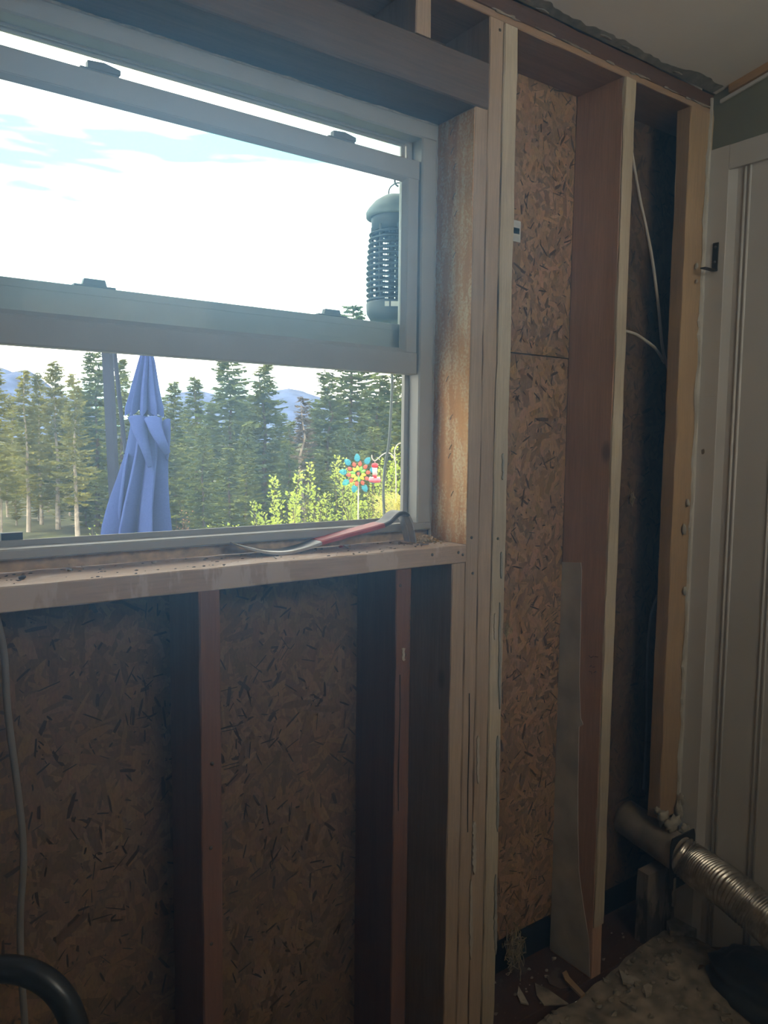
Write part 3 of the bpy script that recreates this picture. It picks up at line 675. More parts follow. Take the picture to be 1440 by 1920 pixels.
tag(hm.build('foil_hose', 'foil', smooth=True), 'crinkled silver flexible dryer hose leading out of the corner', 'hose')
# torn drywall/plaster lumps above the pipe
rr = R(51); lump = thing('plaster_lump', (1.85, -.01, -1.055), 'torn white plaster hanging round the pipe below the corner stud', 'plaster')
for px, py, a, b, y in ((1262, 1545, .034, .020, -.020), (1244, 1532, .020, .018, -.004), (1272, 1520, .007, .026, -.012), (1276, 1500, .005, .018, -.012), (1284, 1555, .022, .014, -.030), (1232, 1520, .010, .008, -.002)):
    q = at(px, py, 'y', y); MB().blob(q, a, .010, b, 12, 9, .45, px, 2.4).build('torn_flake', 'plaster', lump, True)
tag(MB().lumber(1.806, 1.815, -.0605, -.0575, -1.205, -1.162, 'z', .0006, .0004, .02).build('plastic_tab', 'plaster'), 'small upright white tab below the black cover plate', 'tab')

# rubble on the floor of the corner
rr = R(61)
def heap(x, y):
    return max(0, .055*math.exp(-((x-1.80)/.20)**2-((y+.10)/.20)**2)+.018+.012*noise.noise((x*9, y*9, 1))+.008*noise.noise((x*30, y*30, 4)))*(1 if y > -1.0 else max(0, 1+(y+1.0)*2))
gm = MB(); NX, NY = 90, 70; vs = []
for j in range(NY+1):
    for i in range(NX+1):
        x = 1.15+(XR-.002-1.15)*i/NX; y = -.006-.9*j/NY; e_ = min(1, (x-1.15)/.08)*min(1, (.9+y)/.15)
        vs.append((x, y, FL+.001+heap(x, y)*max(0, e_)))
gm.add(vs, [(j*(NX+1)+i, j*(NX+1)+i+1, (j+1)*(NX+1)+i+1, (j+1)*(NX+1)+i) for j in range(NY) for i in range(NX)])
tag(gm.build('plaster_rubble', 'plaster_dirty', smooth=True, kind='stuff'), 'pale crumbled plaster rubble heaped on the floor in the corner', 'rubble')
cr = MB()
for i in range(420):
    x = 1.25+rr.random()*.64; y = -.01-rr.random()**1.3*.6; s_ = .0012+.009*rr.random()**5; cr.blob((x, y, FL+heap(x, y)+s_*.4), s_*1.3, s_, s_*.6, 6, 4, .4, i)
for i in range(150):
    x = 1.21+rr.random()*.70; y = .004+rr.random()*.13; s_ = .0008+.005*rr.random()**5; cr.blob((x, y, ZBP+s_*.4), s_*1.3, s_, s_*.6, 6, 4, .4, i)
for i in range(75):
    x = 1.30+rr.random()*.58; y = -.015-rr.random()**1.2*.5; s_ = .005+.012*rr.random()**2; a0_ = rr.random()*6.28; n0 = rr.choice((4, 5, 6)); zt_ = FL+heap(x, y)+.001
    pp_ = [Vector((x+s_*(.6+.6*rr.random())*math.cos(a0_+6.283*k/n0), y+s_*(.6+.6*rr.random())*math.sin(a0_+6.283*k/n0), zt_+rr.gauss(0, .0022))) for k in range(n0)]
    cr.prism(pp_, (0, 0, .003+.004*rr.random()))
tag(cr.build('plaster_crumbs', 'plaster_crumb', kind='stuff'), 'small white plaster crumbs sprinkled over the rubble and bottom plate', 'crumbs')
def shard(nm, zz, poly, mat, lb, cat, th=.003):
    pts = [at(a, b, 'z', zz) for a, b in poly]
    return tag(MB().prism(pts, (0, 0, th)).build(nm, mat), lb, cat)
ZR = FL+.045
shard('wood_splinter', -1.362, [(1054, 1828), (1062, 1823), (1068, 1836), (1097, 1867), (1090, 1872), (1060, 1842)], 'splinter_wood', 'pale wood splinter stick lying across the bottom plate', 'splinter', .006)
shard('plaster_shard', -1.374, [(972, 1851), (981, 1866), (991, 1885), (976, 1882), (970, 1868)], 'plaster', 'pale pointed plaster shard beside the king studs', 'plaster', .004)
shard('wood_flake', -1.374, [(1025, 1832), (1060, 1838), (1072, 1850), (1050, 1855), (1030, 1846)], 'header_wood', 'orange brown curved flake under the wood splinter', 'flake', .003)
shard('wood_flake', -1.3745, [(1003, 1845), (1030, 1858), (1066, 1884), (1020, 1886), (1006, 1868)], 'plaster_dirty', 'broad dusty brown flake on the bottom plate', 'flake', .003)
shard('plaster_shard', ZR, [(1160, 1820), (1176, 1833), (1190, 1834), (1202, 1842), (1194, 1850), (1168, 1846)], 'plaster', 'white curled plaster piece at the edge of the rubble', 'plaster', .006)
shard('plaster_shard', ZR, [(1206, 1852), (1216, 1847), (1223, 1852), (1221, 1866), (1211, 1871)], 'plaster', 'small squarish plaster piece right of the curled one', 'plaster', .006)
shard('plaster_shard', FL+.060, [(1256, 1722), (1272, 1735), (1306, 1757), (1282, 1764), (1256, 1760), (1248, 1738)], 'plaster_crumb', 'large pale plaster chunk at the foot of the corner stub', 'plaster', .024)
shard('wood_chip', ZR+.012, [(1306, 1787), (1332, 1785), (1321, 1801), (1302, 1820)], 'sill_wood', 'tan broken chip lying against the brown block', 'chip', .010)
shard('wood_block', ZR, [(1331, 1792), (1362, 1794), (1345, 1822), (1308, 1832)], 'ledger_brown', 'brown broken block next to the dark bag', 'block', .026)
shard('wood_chip', ZR, [(1299, 1846), (1308, 1838), (1318, 1848), (1307, 1856)], 'header_wood', 'small brown chip in front of the dark bag', 'chip', .008)
# fuzzy insulation left in the gap under the strand board
ins = MB(); rr = R(71)
for i in range(90):
    q = at(966+rr.gauss(0, 9), 1775+rr.gauss(0, 18), 'y', .128-.03*rr.random())
    pts = [q+Vector((rr.gauss(0, .006), rr.gauss(0, .004), rr.gauss(0, .012))) for _ in range(4)]
    pts = [Vector((p_.x, min(max(p_.y, .06), .138), max(p_.z, ZBP+.002))) for p_ in pts]; ins.tube(spline(pts, 4), .0011, 4)
tag(ins.build('insulation_tuft', 'insulation', kind='stuff'), 'yellowish insulation fluff in the dark gap by the floor', 'insulation')
for px, py, nm, lb in ((948, 1180, 'a', 'wisp of insulation caught on the king stud edge'), (1185, 935, 'b', 'wisp of insulation in the dark bay behind the middle stud')):
    ins = MB(); rr = R(px); q0 = at(px, py, 'y', -.002 if nm == 'a' else .125)
    for i in range(14):
        pts = [q0+Vector((rr.gauss(0, .005), rr.gauss(0, .003)-(.004 if nm == 'a' else 0), rr.gauss(0, .010))) for _ in range(4)]; ins.tube(spline(pts, 4), .0007, 4)
    tag(ins.build('insulation_wisp', 'insulation', kind='stuff'), lb, 'insulation')
# dark bag in the bottom right corner
bc = dep(1420, 1872, 1.93); bg_ = MB(); rg_ = R(9)
bg_.blob((0, 0, 0), 1, 1, 1, 64, 40, .10, 3, 1.3)
for v_ in bg_.v:
    d_ = v_.copy(); zz = d_.z
    fold = .16*abs(noise.noise((d_.x*2.0, d_.y*2.0, d_.z*1.6+3)))+.05*noise.noise(d_*5)+.02*noise.noise(d_*11)
    r_ = 1-fold-.10*math.exp(-((zz-.05)/.12)**2)
    v_.x = bc.x+.02+d_.x*.105*r_; v_.y = bc.y-.04+d_.y*.17*r_; v_.z = max(FL+.004, FL+.080+zz*.088*(1-.6*fold))
tag(bg_.build('rubbish_bag', 'bag_navy', smooth=True), 'dark navy rubbish bag slumped in the bottom right corner', 'bag')

# ================================================================== OUTSIDE
GZ = -1.9
def terrain(x, y):
    d_ = math.hypot(x, y); h = GZ if d_ < 9 else GZ-.135*(min(d_, 40)-9)
    return h+.25*noise.noise((x*.12, y*.12, 0))*min(1, max(0, d_-8)/8)
tm = MB(); vs = []; NX, NY = 80, 110
for j in range(NY+1):
    for i in range(NX+1):
        a = math.radians(-50+150*i/NX); d_ = .3+(j/NY)**3.2*2600
        x = d_*math.sin(a); y = .35+d_*math.cos(a)
        vs.append((x, y, terrain(x, y)))
tm.add(vs, [(j*(NX+1)+i, j*(NX+1)+i+1, (j+1)*(NX+1)+i+1, (j+1)*(NX+1)+i) for j in range(NY) for i in range(NX)])
struct(tm.build('ground', 'ground_grass', smooth=True))
# roof eave above the window
struct(MB().box(-2.2, 3.2, .17, 1.20, 1.34, 1.42).build('roof_eave', 'soffit'))
struct(MB().box(-2.2, 3.2, .172, .20, .70, 1.34).box(-2.2, .10, .172, .20, GZ, .70).box(1.10, 3.2, .172, .20, GZ, .70).box(.10, 1.10, .172, .20, GZ, -.215).build('siding', 'siding'))
# mountains
def ridge(nm, pxs, depth, mat, lb, seed):
    b = MB(); top = []; n_ = 70
    for i in range(n_+1):
        px = pxs[0][0]+(pxs[-1][0]-pxs[0][0])*i/n_
        for k in range(len(pxs)-1):
            if pxs[k][0] <= px <= pxs[k+1][0]:
                u = (px-pxs[k][0])/(pxs[k+1][0]-pxs[k][0]); py = pxs[k][1]*(1-u)+pxs[k+1][1]*u; break
        py += 1.6*noise.noise((px*.12, seed, 0))+.8*noise.noise((px*.4, seed, 0)); top.append(dep(px, py, depth))
    vs = []; rows = 10; back = Vector((fwd.x, fwd.y, 0)).normalized()
    for q in top:
        for r_ in range(rows+1):
            u = r_/rows; z = q.z*(1-u)-60*u; pt = Vector((q.x, q.y, 0))-back*(u**.8)*900+back*60*noise.noise((q.x*.006, u*6, seed)); vs.append((pt.x, pt.y, z))
        vs.append((q.x+back.x*700, q.y+back.y*700, -60))
    k = rows+2
    b.add(vs, [(i*k+j, i*k+j+1, (i+1)*k+j+1, (i+1)*k+j) for i in range(n_) for j in range(rows)]+[(i*k, (i+1)*k, (i+1)*k+rows+1, i*k+rows+1) for i in range(n_)])
    return tag(b.build(nm, mat, smooth=True), lb, 'mountain')
ridge('mountain', [(-300, 700), (-90, 676), (0, 688), (22, 697), (45, 692), (70, 706), (110, 735), (170, 760)], 4200, 'rock_haze_blue', 'hazy blue mountain peaks at the left edge of the window', 1)
ridge('mountain', [(280, 770), (330, 738), (370, 732), (420, 744), (480, 742), (520, 731), (540, 728), (560, 731), (590, 742), (640, 755), (700, 748), (800, 770)], 4600, 'rock_haze_blue', 'flat topped blue mountain between the tall conifers', 5)

# conifers
def conifer_mesh(seed, H, W_, bare, mat, dens=1.0, droop=.35):
    rg = R(seed); tr = MB(); fo = MB()
    tr.tube([(rg.gauss(0, .02)*k, rg.gauss(0, .02)*k, H*k/8) for k in range(9)], [.016*H*(1-k/8.3) for k in range(9)], 7)
    z = H*bare; nb = 0
    while z < H*.985:
        t_ = (z-H*bare)/(H*(1-bare)); Lm = W_*(1-t_)**.72*(.55+.45*min(1, t_*6))+.06*W_
        nbr = 7 if t_ < .85 else 5
        for b in range(nbr):
            a = rg.random()*6.283; L = Lm*(.40+.80*rg.random()); dr = droop*(1-t_*.9)*(.5+rg.random())
            z0 = z+rg.random()*.25; ns = max(3, int(L/(.26/dens)))
            ca, sa = math.cos(a), math.sin(a)
            prev = None
            for k in range(ns+1):
                u = k/ns; r_ = L*u; zz = z0-dr*r_*(1-.35*u)+.16*L*u*u
                P = Vector((ca*r_, sa*r_, zz))
                if k > 0:
                    tl = (.36*(1-u)+.22)*(.6+.8*rg.random())*(.55+.45*W_/2)
                    for sgn in (-1, 1):
                        d_ = Vector((ca*.8-sgn*sa*(.3+.8*rg.random()), sa*.8+sgn*ca*(.3+.8*rg.random()), .25-.95*rg.random())).normalized()
                        w_ = Vector((rg.gauss(0, .5), rg.gauss(0, .5), 1)).cross(d_)*.070*(.6+.8*rg.random())
                        tip = P+d_*tl; mid = P+d_*tl*.5+Vector((0, 0, -.02))
                        fo.add([P, mid+w_, tip, mid-w_], [(0, 1, 2), (0, 2, 3)])
                    if k == ns:
                        d_ = Vector((ca, sa, .15)).normalized(); w_ = Vector((0, 0, 1)).cross(d_)*.05
                        fo.add([P, P+d_*.14+w_, P+d_*.32, P+d_*.14-w_], [(0, 1, 2), (0, 2, 3)])
                    hw = Vector((rg.gauss(0, .03), rg.gauss(0, .03), -.07-.09*rg.random())); fo.add([prev, P, P+hw, prev+hw], [(0, 1, 2, 3)])
                prev = P
        z += (.17+.15*(1-t_))*(.75+.5*rg.random())/dens
    # leader
    fo.add([(-.05, 0, H*.955), (.05, 0, H*.955), (0, 0, H*1.015)], [(0, 1, 2)]); fo.add([(0, -.05, H*.955), (0, .05, H*.955), (0, 0, H*1.015)], [(0, 1, 2)])
    # dead snags on the bare trunk
    for k in range(int(bare*26)):
        a = rg.random()*6.283; zz = H*bare*(.3+.7*rg.random()); l = .3+.8*rg.random(); tr.tube([(0, 0, zz), (math.cos(a)*l, math.sin(a)*l, zz-.1*l)], [.022, .006], 4)
    return tr, fo
PROTO = {}
def conifer_proto(key, *a):
    mat = a[4]; tr, fo = conifer_mesh(*a)
    t_ = tr.build('trunk', 'bark' if key not in ('bare', 'olive', 'thin') else 'bark_pale', origin=(0, 0, 0)); f_ = fo.build('foliage', mat, origin=(0, 0, 0), kind='stuff')
    PROTO[key] = (t_, f_, a[1]); COL.objects.unlink(t_); COL.objects.unlink(f_)
conifer_proto('full', 1, 12., 2.3, .03, 'needles', 1.0, .30)
conifer_proto('wide', 2, 12., 2.9, .05, 'needles_blue', .95, .22)
conifer_proto('slim', 3, 12., 1.5, .08, 'needles', 1.0, .40)
conifer_proto('olive', 4, 12., 2.0, .14, 'needles_olive', 1.0, .35)
conifer_proto('bare', 5, 12., 1.8, .24, 'needles_olive', 1.0, .35)
conifer_proto('thin', 6, 12., 1.15, .12, 'needles_dead', .6, .30)
conifer_proto('dark', 7, 12., 2.4, .04, 'needles_blue', 1.0, .33)
def conifer(key, px, ptop, dist, wide, label, group=None):
    d_ = ray(px, ptop); dh = Vector((d_.x, d_.y, 0)); s_ = dist/dh.length; top = CAM+d_*s_
    gz = terrain(top.x, top.y)-.1; h = max(2.5, top.z-gz); tr, fo, H = PROTO[key]
    o = thing('conifer', (top.x, top.y, gz), label, 'tree', group); sc = h/H
    o.scale = (sc*wide*1.18, sc*wide*1.18, sc); o.rotation_euler.z = random.random()*6.28
    for src, nm in ((tr, 'trunk'), (fo, 'foliage')):
        c = src.copy(); c.name = nm; COL.objects.link(c); c.parent = o; c.location = (0, 0, 0)
        if 'kind' in c and nm == 'trunk': del c['kind']
G1 = 'front row of conifers'
for a in (('bare', -12, 683, 52, 1.0, 'olive conifer cut by the left edge of the window'),
          ('bare', 44, 693, 56, .80, 'slender conifer with pale bare trunk left of the mountain peak'),
          ('olive', 70, 698, 60, .70, 'narrow conifer just left of the spindly topped one'),
          ('olive', 101, 676, 57, .85, 'spindly topped conifer left of the umbrella pole'),
          ('bare', 138, 700, 50, .80, 'short conifer with bare trunk between spindly one and pole'),
          ('wide', 176, 660, 58, .95, 'tall blue green conifer right behind the umbrella pole'),
          ('full', 224, 674, 54, .90, 'conifer showing between the umbrella pole and the blue canopy'),
          ('slim', 326, 712, 52, 1.0, 'small conifer touching the right side of the umbrella'),
          ('slim', 365, 704, 47, 1.0, 'slim pointed conifer second to the right of the umbrella'),
          ('wide', 428, 674, 43, 1.10, 'tallest broad conifer in the middle of the view'),
          ('full', 494, 682, 45, 1.05, 'broad conifer left of the blue mountain gap'),
          ('thin', 568, 744, 40, 1.2, 'greyish dying conifer right of the blue mountain'),
          ('dark', 616, 694, 46, 1.10, 'dark broad conifer above the flower spinner'),
          ('wide', 662, 573, 60, .90, 'tall conifer whose tip rises beside the bug zapper'),
          ('dark', 712, 700, 44, 1.10, 'dark conifer behind the hanging black cord')):
    conifer(*a, group=G1)
rr = R(81)
FRONT = ((-12, 'conifer at the left window edge'), (44, 'slender pale-trunked conifer'), (101, 'spindly topped conifer'), (176, 'umbrella pole'), (256, 'folded parasol'), (365, 'slim pointed conifer'), (428, 'tallest broad conifer'), (494, 'broad conifer by the mountain gap'), (568, 'greyish dying conifer'), (616, 'conifer above the flower spinner'), (712, 'hanging black cord'))
USED = {}
def bglabel(px, dist):
    fx, fn = min(FRONT, key=lambda q: abs(q[0]-px)); side = 'left of' if px < fx-8 else ('right of' if px > fx+8 else 'behind')
    far = 'far' if dist > 65 else ('near' if dist < 45 else 'middle distance')
    lb = 'lower %s conifer filling in %s the %s' % (far, side, fn); k = USED.get(lb, 0); USED[lb] = k+1
    return lb if k == 0 else lb.replace('lower', ('shorter', 'narrower', 'lowest')[min(k-1, 2)])
for px, ptop, dist in ((-60, 700, 60), (20, 745, 76), (60, 752, 80), (118, 742, 74), (158, 735, 80), (205, 738, 70), (255, 735, 72), (300, 742, 66), (345, 760, 60), (395, 752, 64), (455, 742, 62), (462, 790, 38), (525, 772, 58), (545, 790, 52), (380, 800, 40), (310, 790, 42), (590, 762, 50), (640, 735, 58), (690, 728, 58), (745, 690, 56), (760, 740, 42), (800, 700, 50), (540, 830, 36), (650, 800, 36), (-30, 780, 82), (90, 790, 84), (180, 800, 60), (240, 800, 56), (430, 840, 36), (700, 800, 34), (600, 850, 33), (275, 850, 44), (10, 830, 66), (52, 845, 68), (88, 850, 70), (128, 840, 66), (158, 860, 58), (28, 890, 60), (110, 905, 58), (70, 900, 62)):
    key = rr.choice(['full', 'dark', 'slim', 'full', 'wide']) if px > 230 else rr.choice(['olive', 'full', 'bare', 'olive'])
    conifer(key, px, ptop, dist, .9+.3*rr.random(), bglabel(px, dist), 'background conifers')

# cantilever parasol, folded
UD = 4.7
def U(px, py, t=UD): return dep(px, py, t)
ub = U(256, 1000); um = thing('parasol', (ub.x, ub.y, GZ), 'folded blue cantilever parasol standing outside the window', 'parasol')
a0 = U(201, 655, UD+.25); a1 = U(216, 960, UD+.25); d_ = (a1-a0); a2 = a1+d_*((GZ+.05-a1.z)/d_.z)
MB().tube([a0+(a0-a1)*.02, a0, a1, a2], [.036]*4, 4).build('pole', 'umbrella_pole', um)
b0 = U(214, 655, UD+.12); b1 = U(231, 812, UD+.1)
MB().tube([b0, b1, U(236, 850, UD+.08)], [.014]*3, 8).build('strut', 'umbrella_pole', um)
MB().tube([U(276, 646), U(274, 700), U(272, 790), U(262, 985)], .014, 8).build('hub_rod', 'umbrella_pole', um)
MB().tube([a0+Vector((0, 0, .02)), U(238, 648, UD+.1), U(276, 648)], .02, 8).build('top_arm', 'umbrella_pole', um)
MB().box(a2.x-.42, a2.x+.42, a2.y-.05, a2.y+.05, GZ, GZ+.05).box(a2.x-.05, a2.x+.05, a2.y-.42, a2.y+.42, GZ, GZ+.05).build('base_cross', 'umbrella_pole', um)
def canopy(nm, rows, folds, amp, hem, n=240, seed=1, ph=0.):
    """rows: (px centre, py, half width px)"""
    vs = []; m_ = 26; mmpx = UD/F_PX
    for i in range(m_+1):
        u = i/m_*(len(rows)-1); k = min(int(u), len(rows)-2); w = u-k
        pxc = rows[k][0]*(1-w)+rows[k+1][0]*w; py = rows[k][1]*(1-w)+rows[k+1][1]*w; hw = rows[k][2]*(1-w)+rows[k+1][2]*w
        c0 = U(pxc, py); v = i/m_
        for j in range(n):
            th = 2*math.pi*j/n; tt = th*folds/(2*math.pi)+ph+.25*noise.noise((math.cos(th)*1.5, math.sin(th)*1.5, seed)); s_ = tt-math.floor(tt)
            saw = (1-abs(2*s_-1))**.7 if s_ < .5 else (1-abs(2*s_-1))**1.6
            r_ = hw*mmpx*(1-amp*(1-saw)*(.35+.65*v**.6)); r_ *= 1+.04*noise.noise((math.cos(th)*3, math.sin(th)*3, v*3+seed))
            dz = 0
            if i == m_: dz = -hem*saw
            vs.append(c0+Vector((math.cos(th)*r_, math.sin(th)*r_, dz)))
    fs = [(i*n+j, i*n+(j+1) % n, (i+1)*n+(j+1) % n, (i+1)*n+j) for i in range(m_) for j in range(n)]
    return MB().add(vs, fs).build(nm, 'canvas_blue', um, True)
canopy('canopy_top', [(276, 646, 7), (275, 680, 16), (272, 730, 27), (271, 768, 36)], 9, .50, .045, seed=2, ph=.3)
canopy('canopy_skirt', [(276, 782, 26), (277, 800, 32), (275, 850, 40), (268, 900, 48), (261, 950, 58), (257, 994, 67)], 7, .60, .03, seed=7, ph=.1)
# rolled folds at the top of the skirt
def roll(pts, rads, nm='canopy_fold'):
    MB().tube(spline([U(a, b, UD-c) for a, b, c in pts], 6), [v for v in [rads[0]+(rads[1]-rads[0])*k/(6*(len(pts)-1)) for k in range(6*(len(pts)-1)+1)]], 14, True, flat=.55).build(nm, 'canvas_blue', um, True)
roll([(258, 784, .09), (264, 812, .13), (274, 845, .15), (281, 876, .13)], (.058, .012))
roll([(286, 786, .10), (292, 805, .14), (304, 830, .15), (314, 850, .10)], (.050, .022))
roll([(312, 790, .0), (314, 812, .02), (314, 840, .02), (313, 862, .0)], (.040, .012))
roll([(222, 985, .06), (228, 930, .10), (234, 880, .10), (240, 850, .08)], (.026, .010))

# bug zapper hanging under the eave
ZD = 2.8; mm = ZD/F_PX
zc = dep(741, 480, ZD); zx, zy = zc.x, zc.y
def zz_(py): return dep(741, py, ZD).z
zt = thing('bug_zapper', (zx, zy, zz_(604)), 'round dark bug zapper with louvred cage hanging outside the window', 'bug zapper')
prof = [(.010, zz_(370)), (24*mm, zz_(373)), (40*mm, zz_(383)), (52*mm, zz_(397)), (56*mm, zz_(404)), (55*mm, zz_(412)), (50*mm, zz_(414)), (46*mm, zz_(408)), (20*mm, zz_(404))]
MB().lathe(prof, (zx, zy, 0), 36).build('hood', 'plastic_grey', zt, True)
MB().lathe([(46*mm, zz_(408)), (44*mm, zz_(438)), (43*mm, zz_(438)), (45*mm, zz_(408))], (zx, zy, 0), 36, False).build('collar', 'plastic_dark', zt, True)
for k in range(13):
    py = 441+k*10.1; ro = (50+5*math.sin(k/12*2.2))*mm
    MB().lathe([(ro-8*mm, zz_(py-2)), (ro, zz_(py+1.5)), (ro-1*mm, zz_(py+3.5)), (ro-8*mm, zz_(py+2.5))], (zx, zy, 0), 32, False).build('louvre', 'plastic_dark', zt, True)
for k in range(8):
    a = 2*math.pi*(k+.35)/8; r_ = 43*mm
    MB().tube([(zx+r_*math.cos(a), zy+r_*math.sin(a), zz_(430)), (zx+(r_+1*mm)*math.cos(a), zy+(r_+1*mm)*math.sin(a), zz_(500)), (zx+r_*math.cos(a), zy+r_*math.sin(a), zz_(572))], .006, 6).build('rib', 'plastic_dark', zt)
gr = MB()
for k in range(30):
    a = 2*math.pi*k/30; r_ = 29*mm; gr.tube([(zx+r_*math.cos(a), zy+r_*math.sin(a), zz_(436)), (zx+r_*math.cos(a), zy+r_*math.sin(a), zz_(570))], .0016, 4)
for k in range(26):
    z = zz_(440+k*5); gr.lathe([(29*mm, z), (29.8*mm, z+.001), (29*mm, z+.003), (28.4*mm, z+.001)], (zx, zy, 0), 24, False)
gr.build('killing_grid', 'plastic_dark', zt)
for dx in (-.016, .016): MB().tube([(zx+dx, zy, zz_(425)), (zx+dx, zy, zz_(566))], .012, 12).build('lamp_tube', 'plastic_grey', zt, True)
prof = [(10*mm, zz_(568)), (53*mm, zz_(568)), (54*mm, zz_(572)), (53*mm, zz_(588)), (46*mm, zz_(600)), (38*mm, zz_(604)), (.01, zz_(604))]
zbase = MB().lathe(prof, (zx, zy, 0), 36).build('base', 'plastic_dark', zt, True)
dv = (CAM-Vector((zx, zy, 0))); dv.z = 0; dv.normalize(); tv = Vector((dv.y, -dv.x, 0))*-1
for off, w in ((-14*mm, 4*mm), (2*mm, 9*mm)):
    c0 = Vector((zx, zy, 0))+dv*(54.5*mm)+tv*off; c0.z = zz_(582)
    MB().prism([c0-tv*w, c0+tv*w, c0+tv*w+Vector((0, 0, .017)), c0-tv*w+Vector((0, 0, .017))], dv*.0012).build('label', 'sticker_white', zbase)
hw = [dep(728, 374, ZD), dep(730, 355, ZD), dep(738, 346, ZD), dep(747, 343, ZD), dep(756, 346, ZD), dep(763, 356, ZD), dep(764, 374, ZD)]
MB().tube(spline(hw, 6), .0028, 8).build('hanging_loop', 'plastic_grey', zt, True)
cp = [(729, 598, ZD), (731, 650, ZD), (735, 705, ZD), (733, 770, ZD), (729, 830, ZD), (721, 880, ZD), (719, 930, ZD), (722, 985, ZD), (726, 1060, ZD), (735, 1300, ZD)]
cpt = spline([dep(*q) for q in cp], 8); cpt = [q for q in cpt if q.z > GZ+.01]
MB().tube(cpt, .0050, 8).build('power_cord', 'plastic_grey', zt, True)
hk = [dep(747, 350, ZD), dep(741, 344, ZD), dep(741, 332, ZD), dep(748, 324, ZD), dep(756, 318, ZD)]; q = hk[-1]; hk.append(Vector((q.x, q.y, 1.345)))
hk2 = spline(hk[:5], 6)+[hk[5]]
tag(MB().tube(hk2, .0036, 8).build('ceiling_hook', 'plastic_grey', smooth=True), 'metal hook under the eave carrying the bug zapper', 'hook')

# garden flower spinner
SD = 6.0; mm6 = SD/F_PX; sc_ = dep(672, 888, SD)
sp_ = thing('flower_spinner', (sc_.x, sc_.y, GZ), 'multicoloured glass flower spinner on a stake in the garden', 'ornament')
su = Vector((0, 0, 1)); sr = rgt.copy(); sr.z = 0; sr.normalize(); sn = Vector((-fwd.x, -fwd.y, 0)).normalized(); sr = (sr+sn*.2).normalized()
def petal(ang, rad, ln, wd, mat, push=0.):
    dv_ = sr*math.cos(ang)+su*math.sin(ang); pv = -sr*math.sin(ang)+su*math.cos(ang); c0 = sc_+dv_*rad+sn*push; b = MB(); b.blob((0, 0, 0), 1, 1, 1, 10, 7, 0)
    for v_ in b.v:
        x, y, z = v_; tp = 1-.45*max(0, x); v_.xyz = c0+dv_*(x*ln)+pv*(y*wd*tp)+sn*(z*.006)
    b.build('petal', mat, sp_, True)
for k in range(9): petal(math.radians(95+40*k), 30*mm6, 8*mm6, 6.2*mm6, 'petal_blue')
for k in range(10): petal(math.radians(80+36*k), 19*mm6, 5*mm6, 4.2*mm6, 'petal_red', .012)
for k in range(10): petal(math.radians(62+36*k), 10.5*mm6, 5.2*mm6, 3.6*mm6, 'petal_yellow' if k % 3 else 'petal_green', .022)
MB().blob(sc_+sn*.03, 3*mm6, 3*mm6, 3*mm6, 10, 8, 0).build('centre_bead', 'petal_red', sp_, True)
MB().tube([sc_-sn*.01, sc_-sn*.02-Vector((0, 0, .5)), Vector((sc_.x-.03, sc_.y, GZ))], .0055, 8).build('stake', 'iron_pale', sp_, True)

# shepherd hook and hummingbird feeder
FD = 5.6; mf = FD/F_PX
pk = [(697, 853), (698, 860), (703, 864), (710, 859), (718, 852), (727, 849), (735, 853), (740, 862), (742, 880), (742, 960)]
kp = [dep(a, b, FD) for a, b in pk]; kp.append(Vector((kp[-1].x, kp[-1].y, GZ)))
hk_ = thing('garden_hook', kp[-1], 'pale curved metal garden hook holding the hummingbird feeder', 'hook')
MB().tube(spline(kp, 6), .0042, 8).build('crook', 'iron_pale', hk_, True)
MB().tube(spline([dep(741, 862, FD), dep(740, 846, FD), dep(744, 835, FD), dep(752, 831, FD), dep(760, 836, FD)], 6), .0042, 8).build('crook', 'iron_pale', hk_, True)
fc = dep(703, 865, FD)
fd_ = thing('hummingbird_feeder', dep(703, 906, FD), 'red and clear hummingbird feeder hanging beside the flower spinner', 'feeder')
def fz(py): return dep(703, py, FD).z
MB().lathe([(.002, fz(868)), (5*mf, fz(869)), (6.2*mf, fz(871)), (6*mf, fz(876)), (4*mf, fz(877))], (fc.x, fc.y, 0), 20).build('cap', 'feeder_red', fd_, True)
MB().lathe([(5*mf, fz(877)), (4.6*mf, fz(884)), (5*mf, fz(891))], (fc.x, fc.y, 0), 20).build('bottle', 'feeder_glass', fd_, True)
MB().lathe([(3*mf, fz(889)), (4*mf, fz(892)), (3.6*mf, fz(897))], (fc.x, fc.y, 0), 20).build('nectar_cup', 'feeder_red', fd_, True)
MB().lathe([(4*mf, fz(896)), (11*mf, fz(898)), (12*mf, fz(901)), (9*mf, fz(905)), (.002, fz(906))], (fc.x, fc.y, 0), 24).build('feeding_dish', 'feeder_rose', fd_, True)
for k in range(4):
    a = k*1.57+.5; MB().blob((fc.x+9*mf*math.cos(a), fc.y+9*mf*math.sin(a), fz(896)), 2.4*mf, 2.4*mf, 2*mf, 8, 6, 0).build('feeding_port', 'sticker_white', fd_, True)
MB().tube([dep(703, 864.5, FD), dep(703, 869, FD)], .002, 6).build('hanger', 'iron_pale', fd_, True)

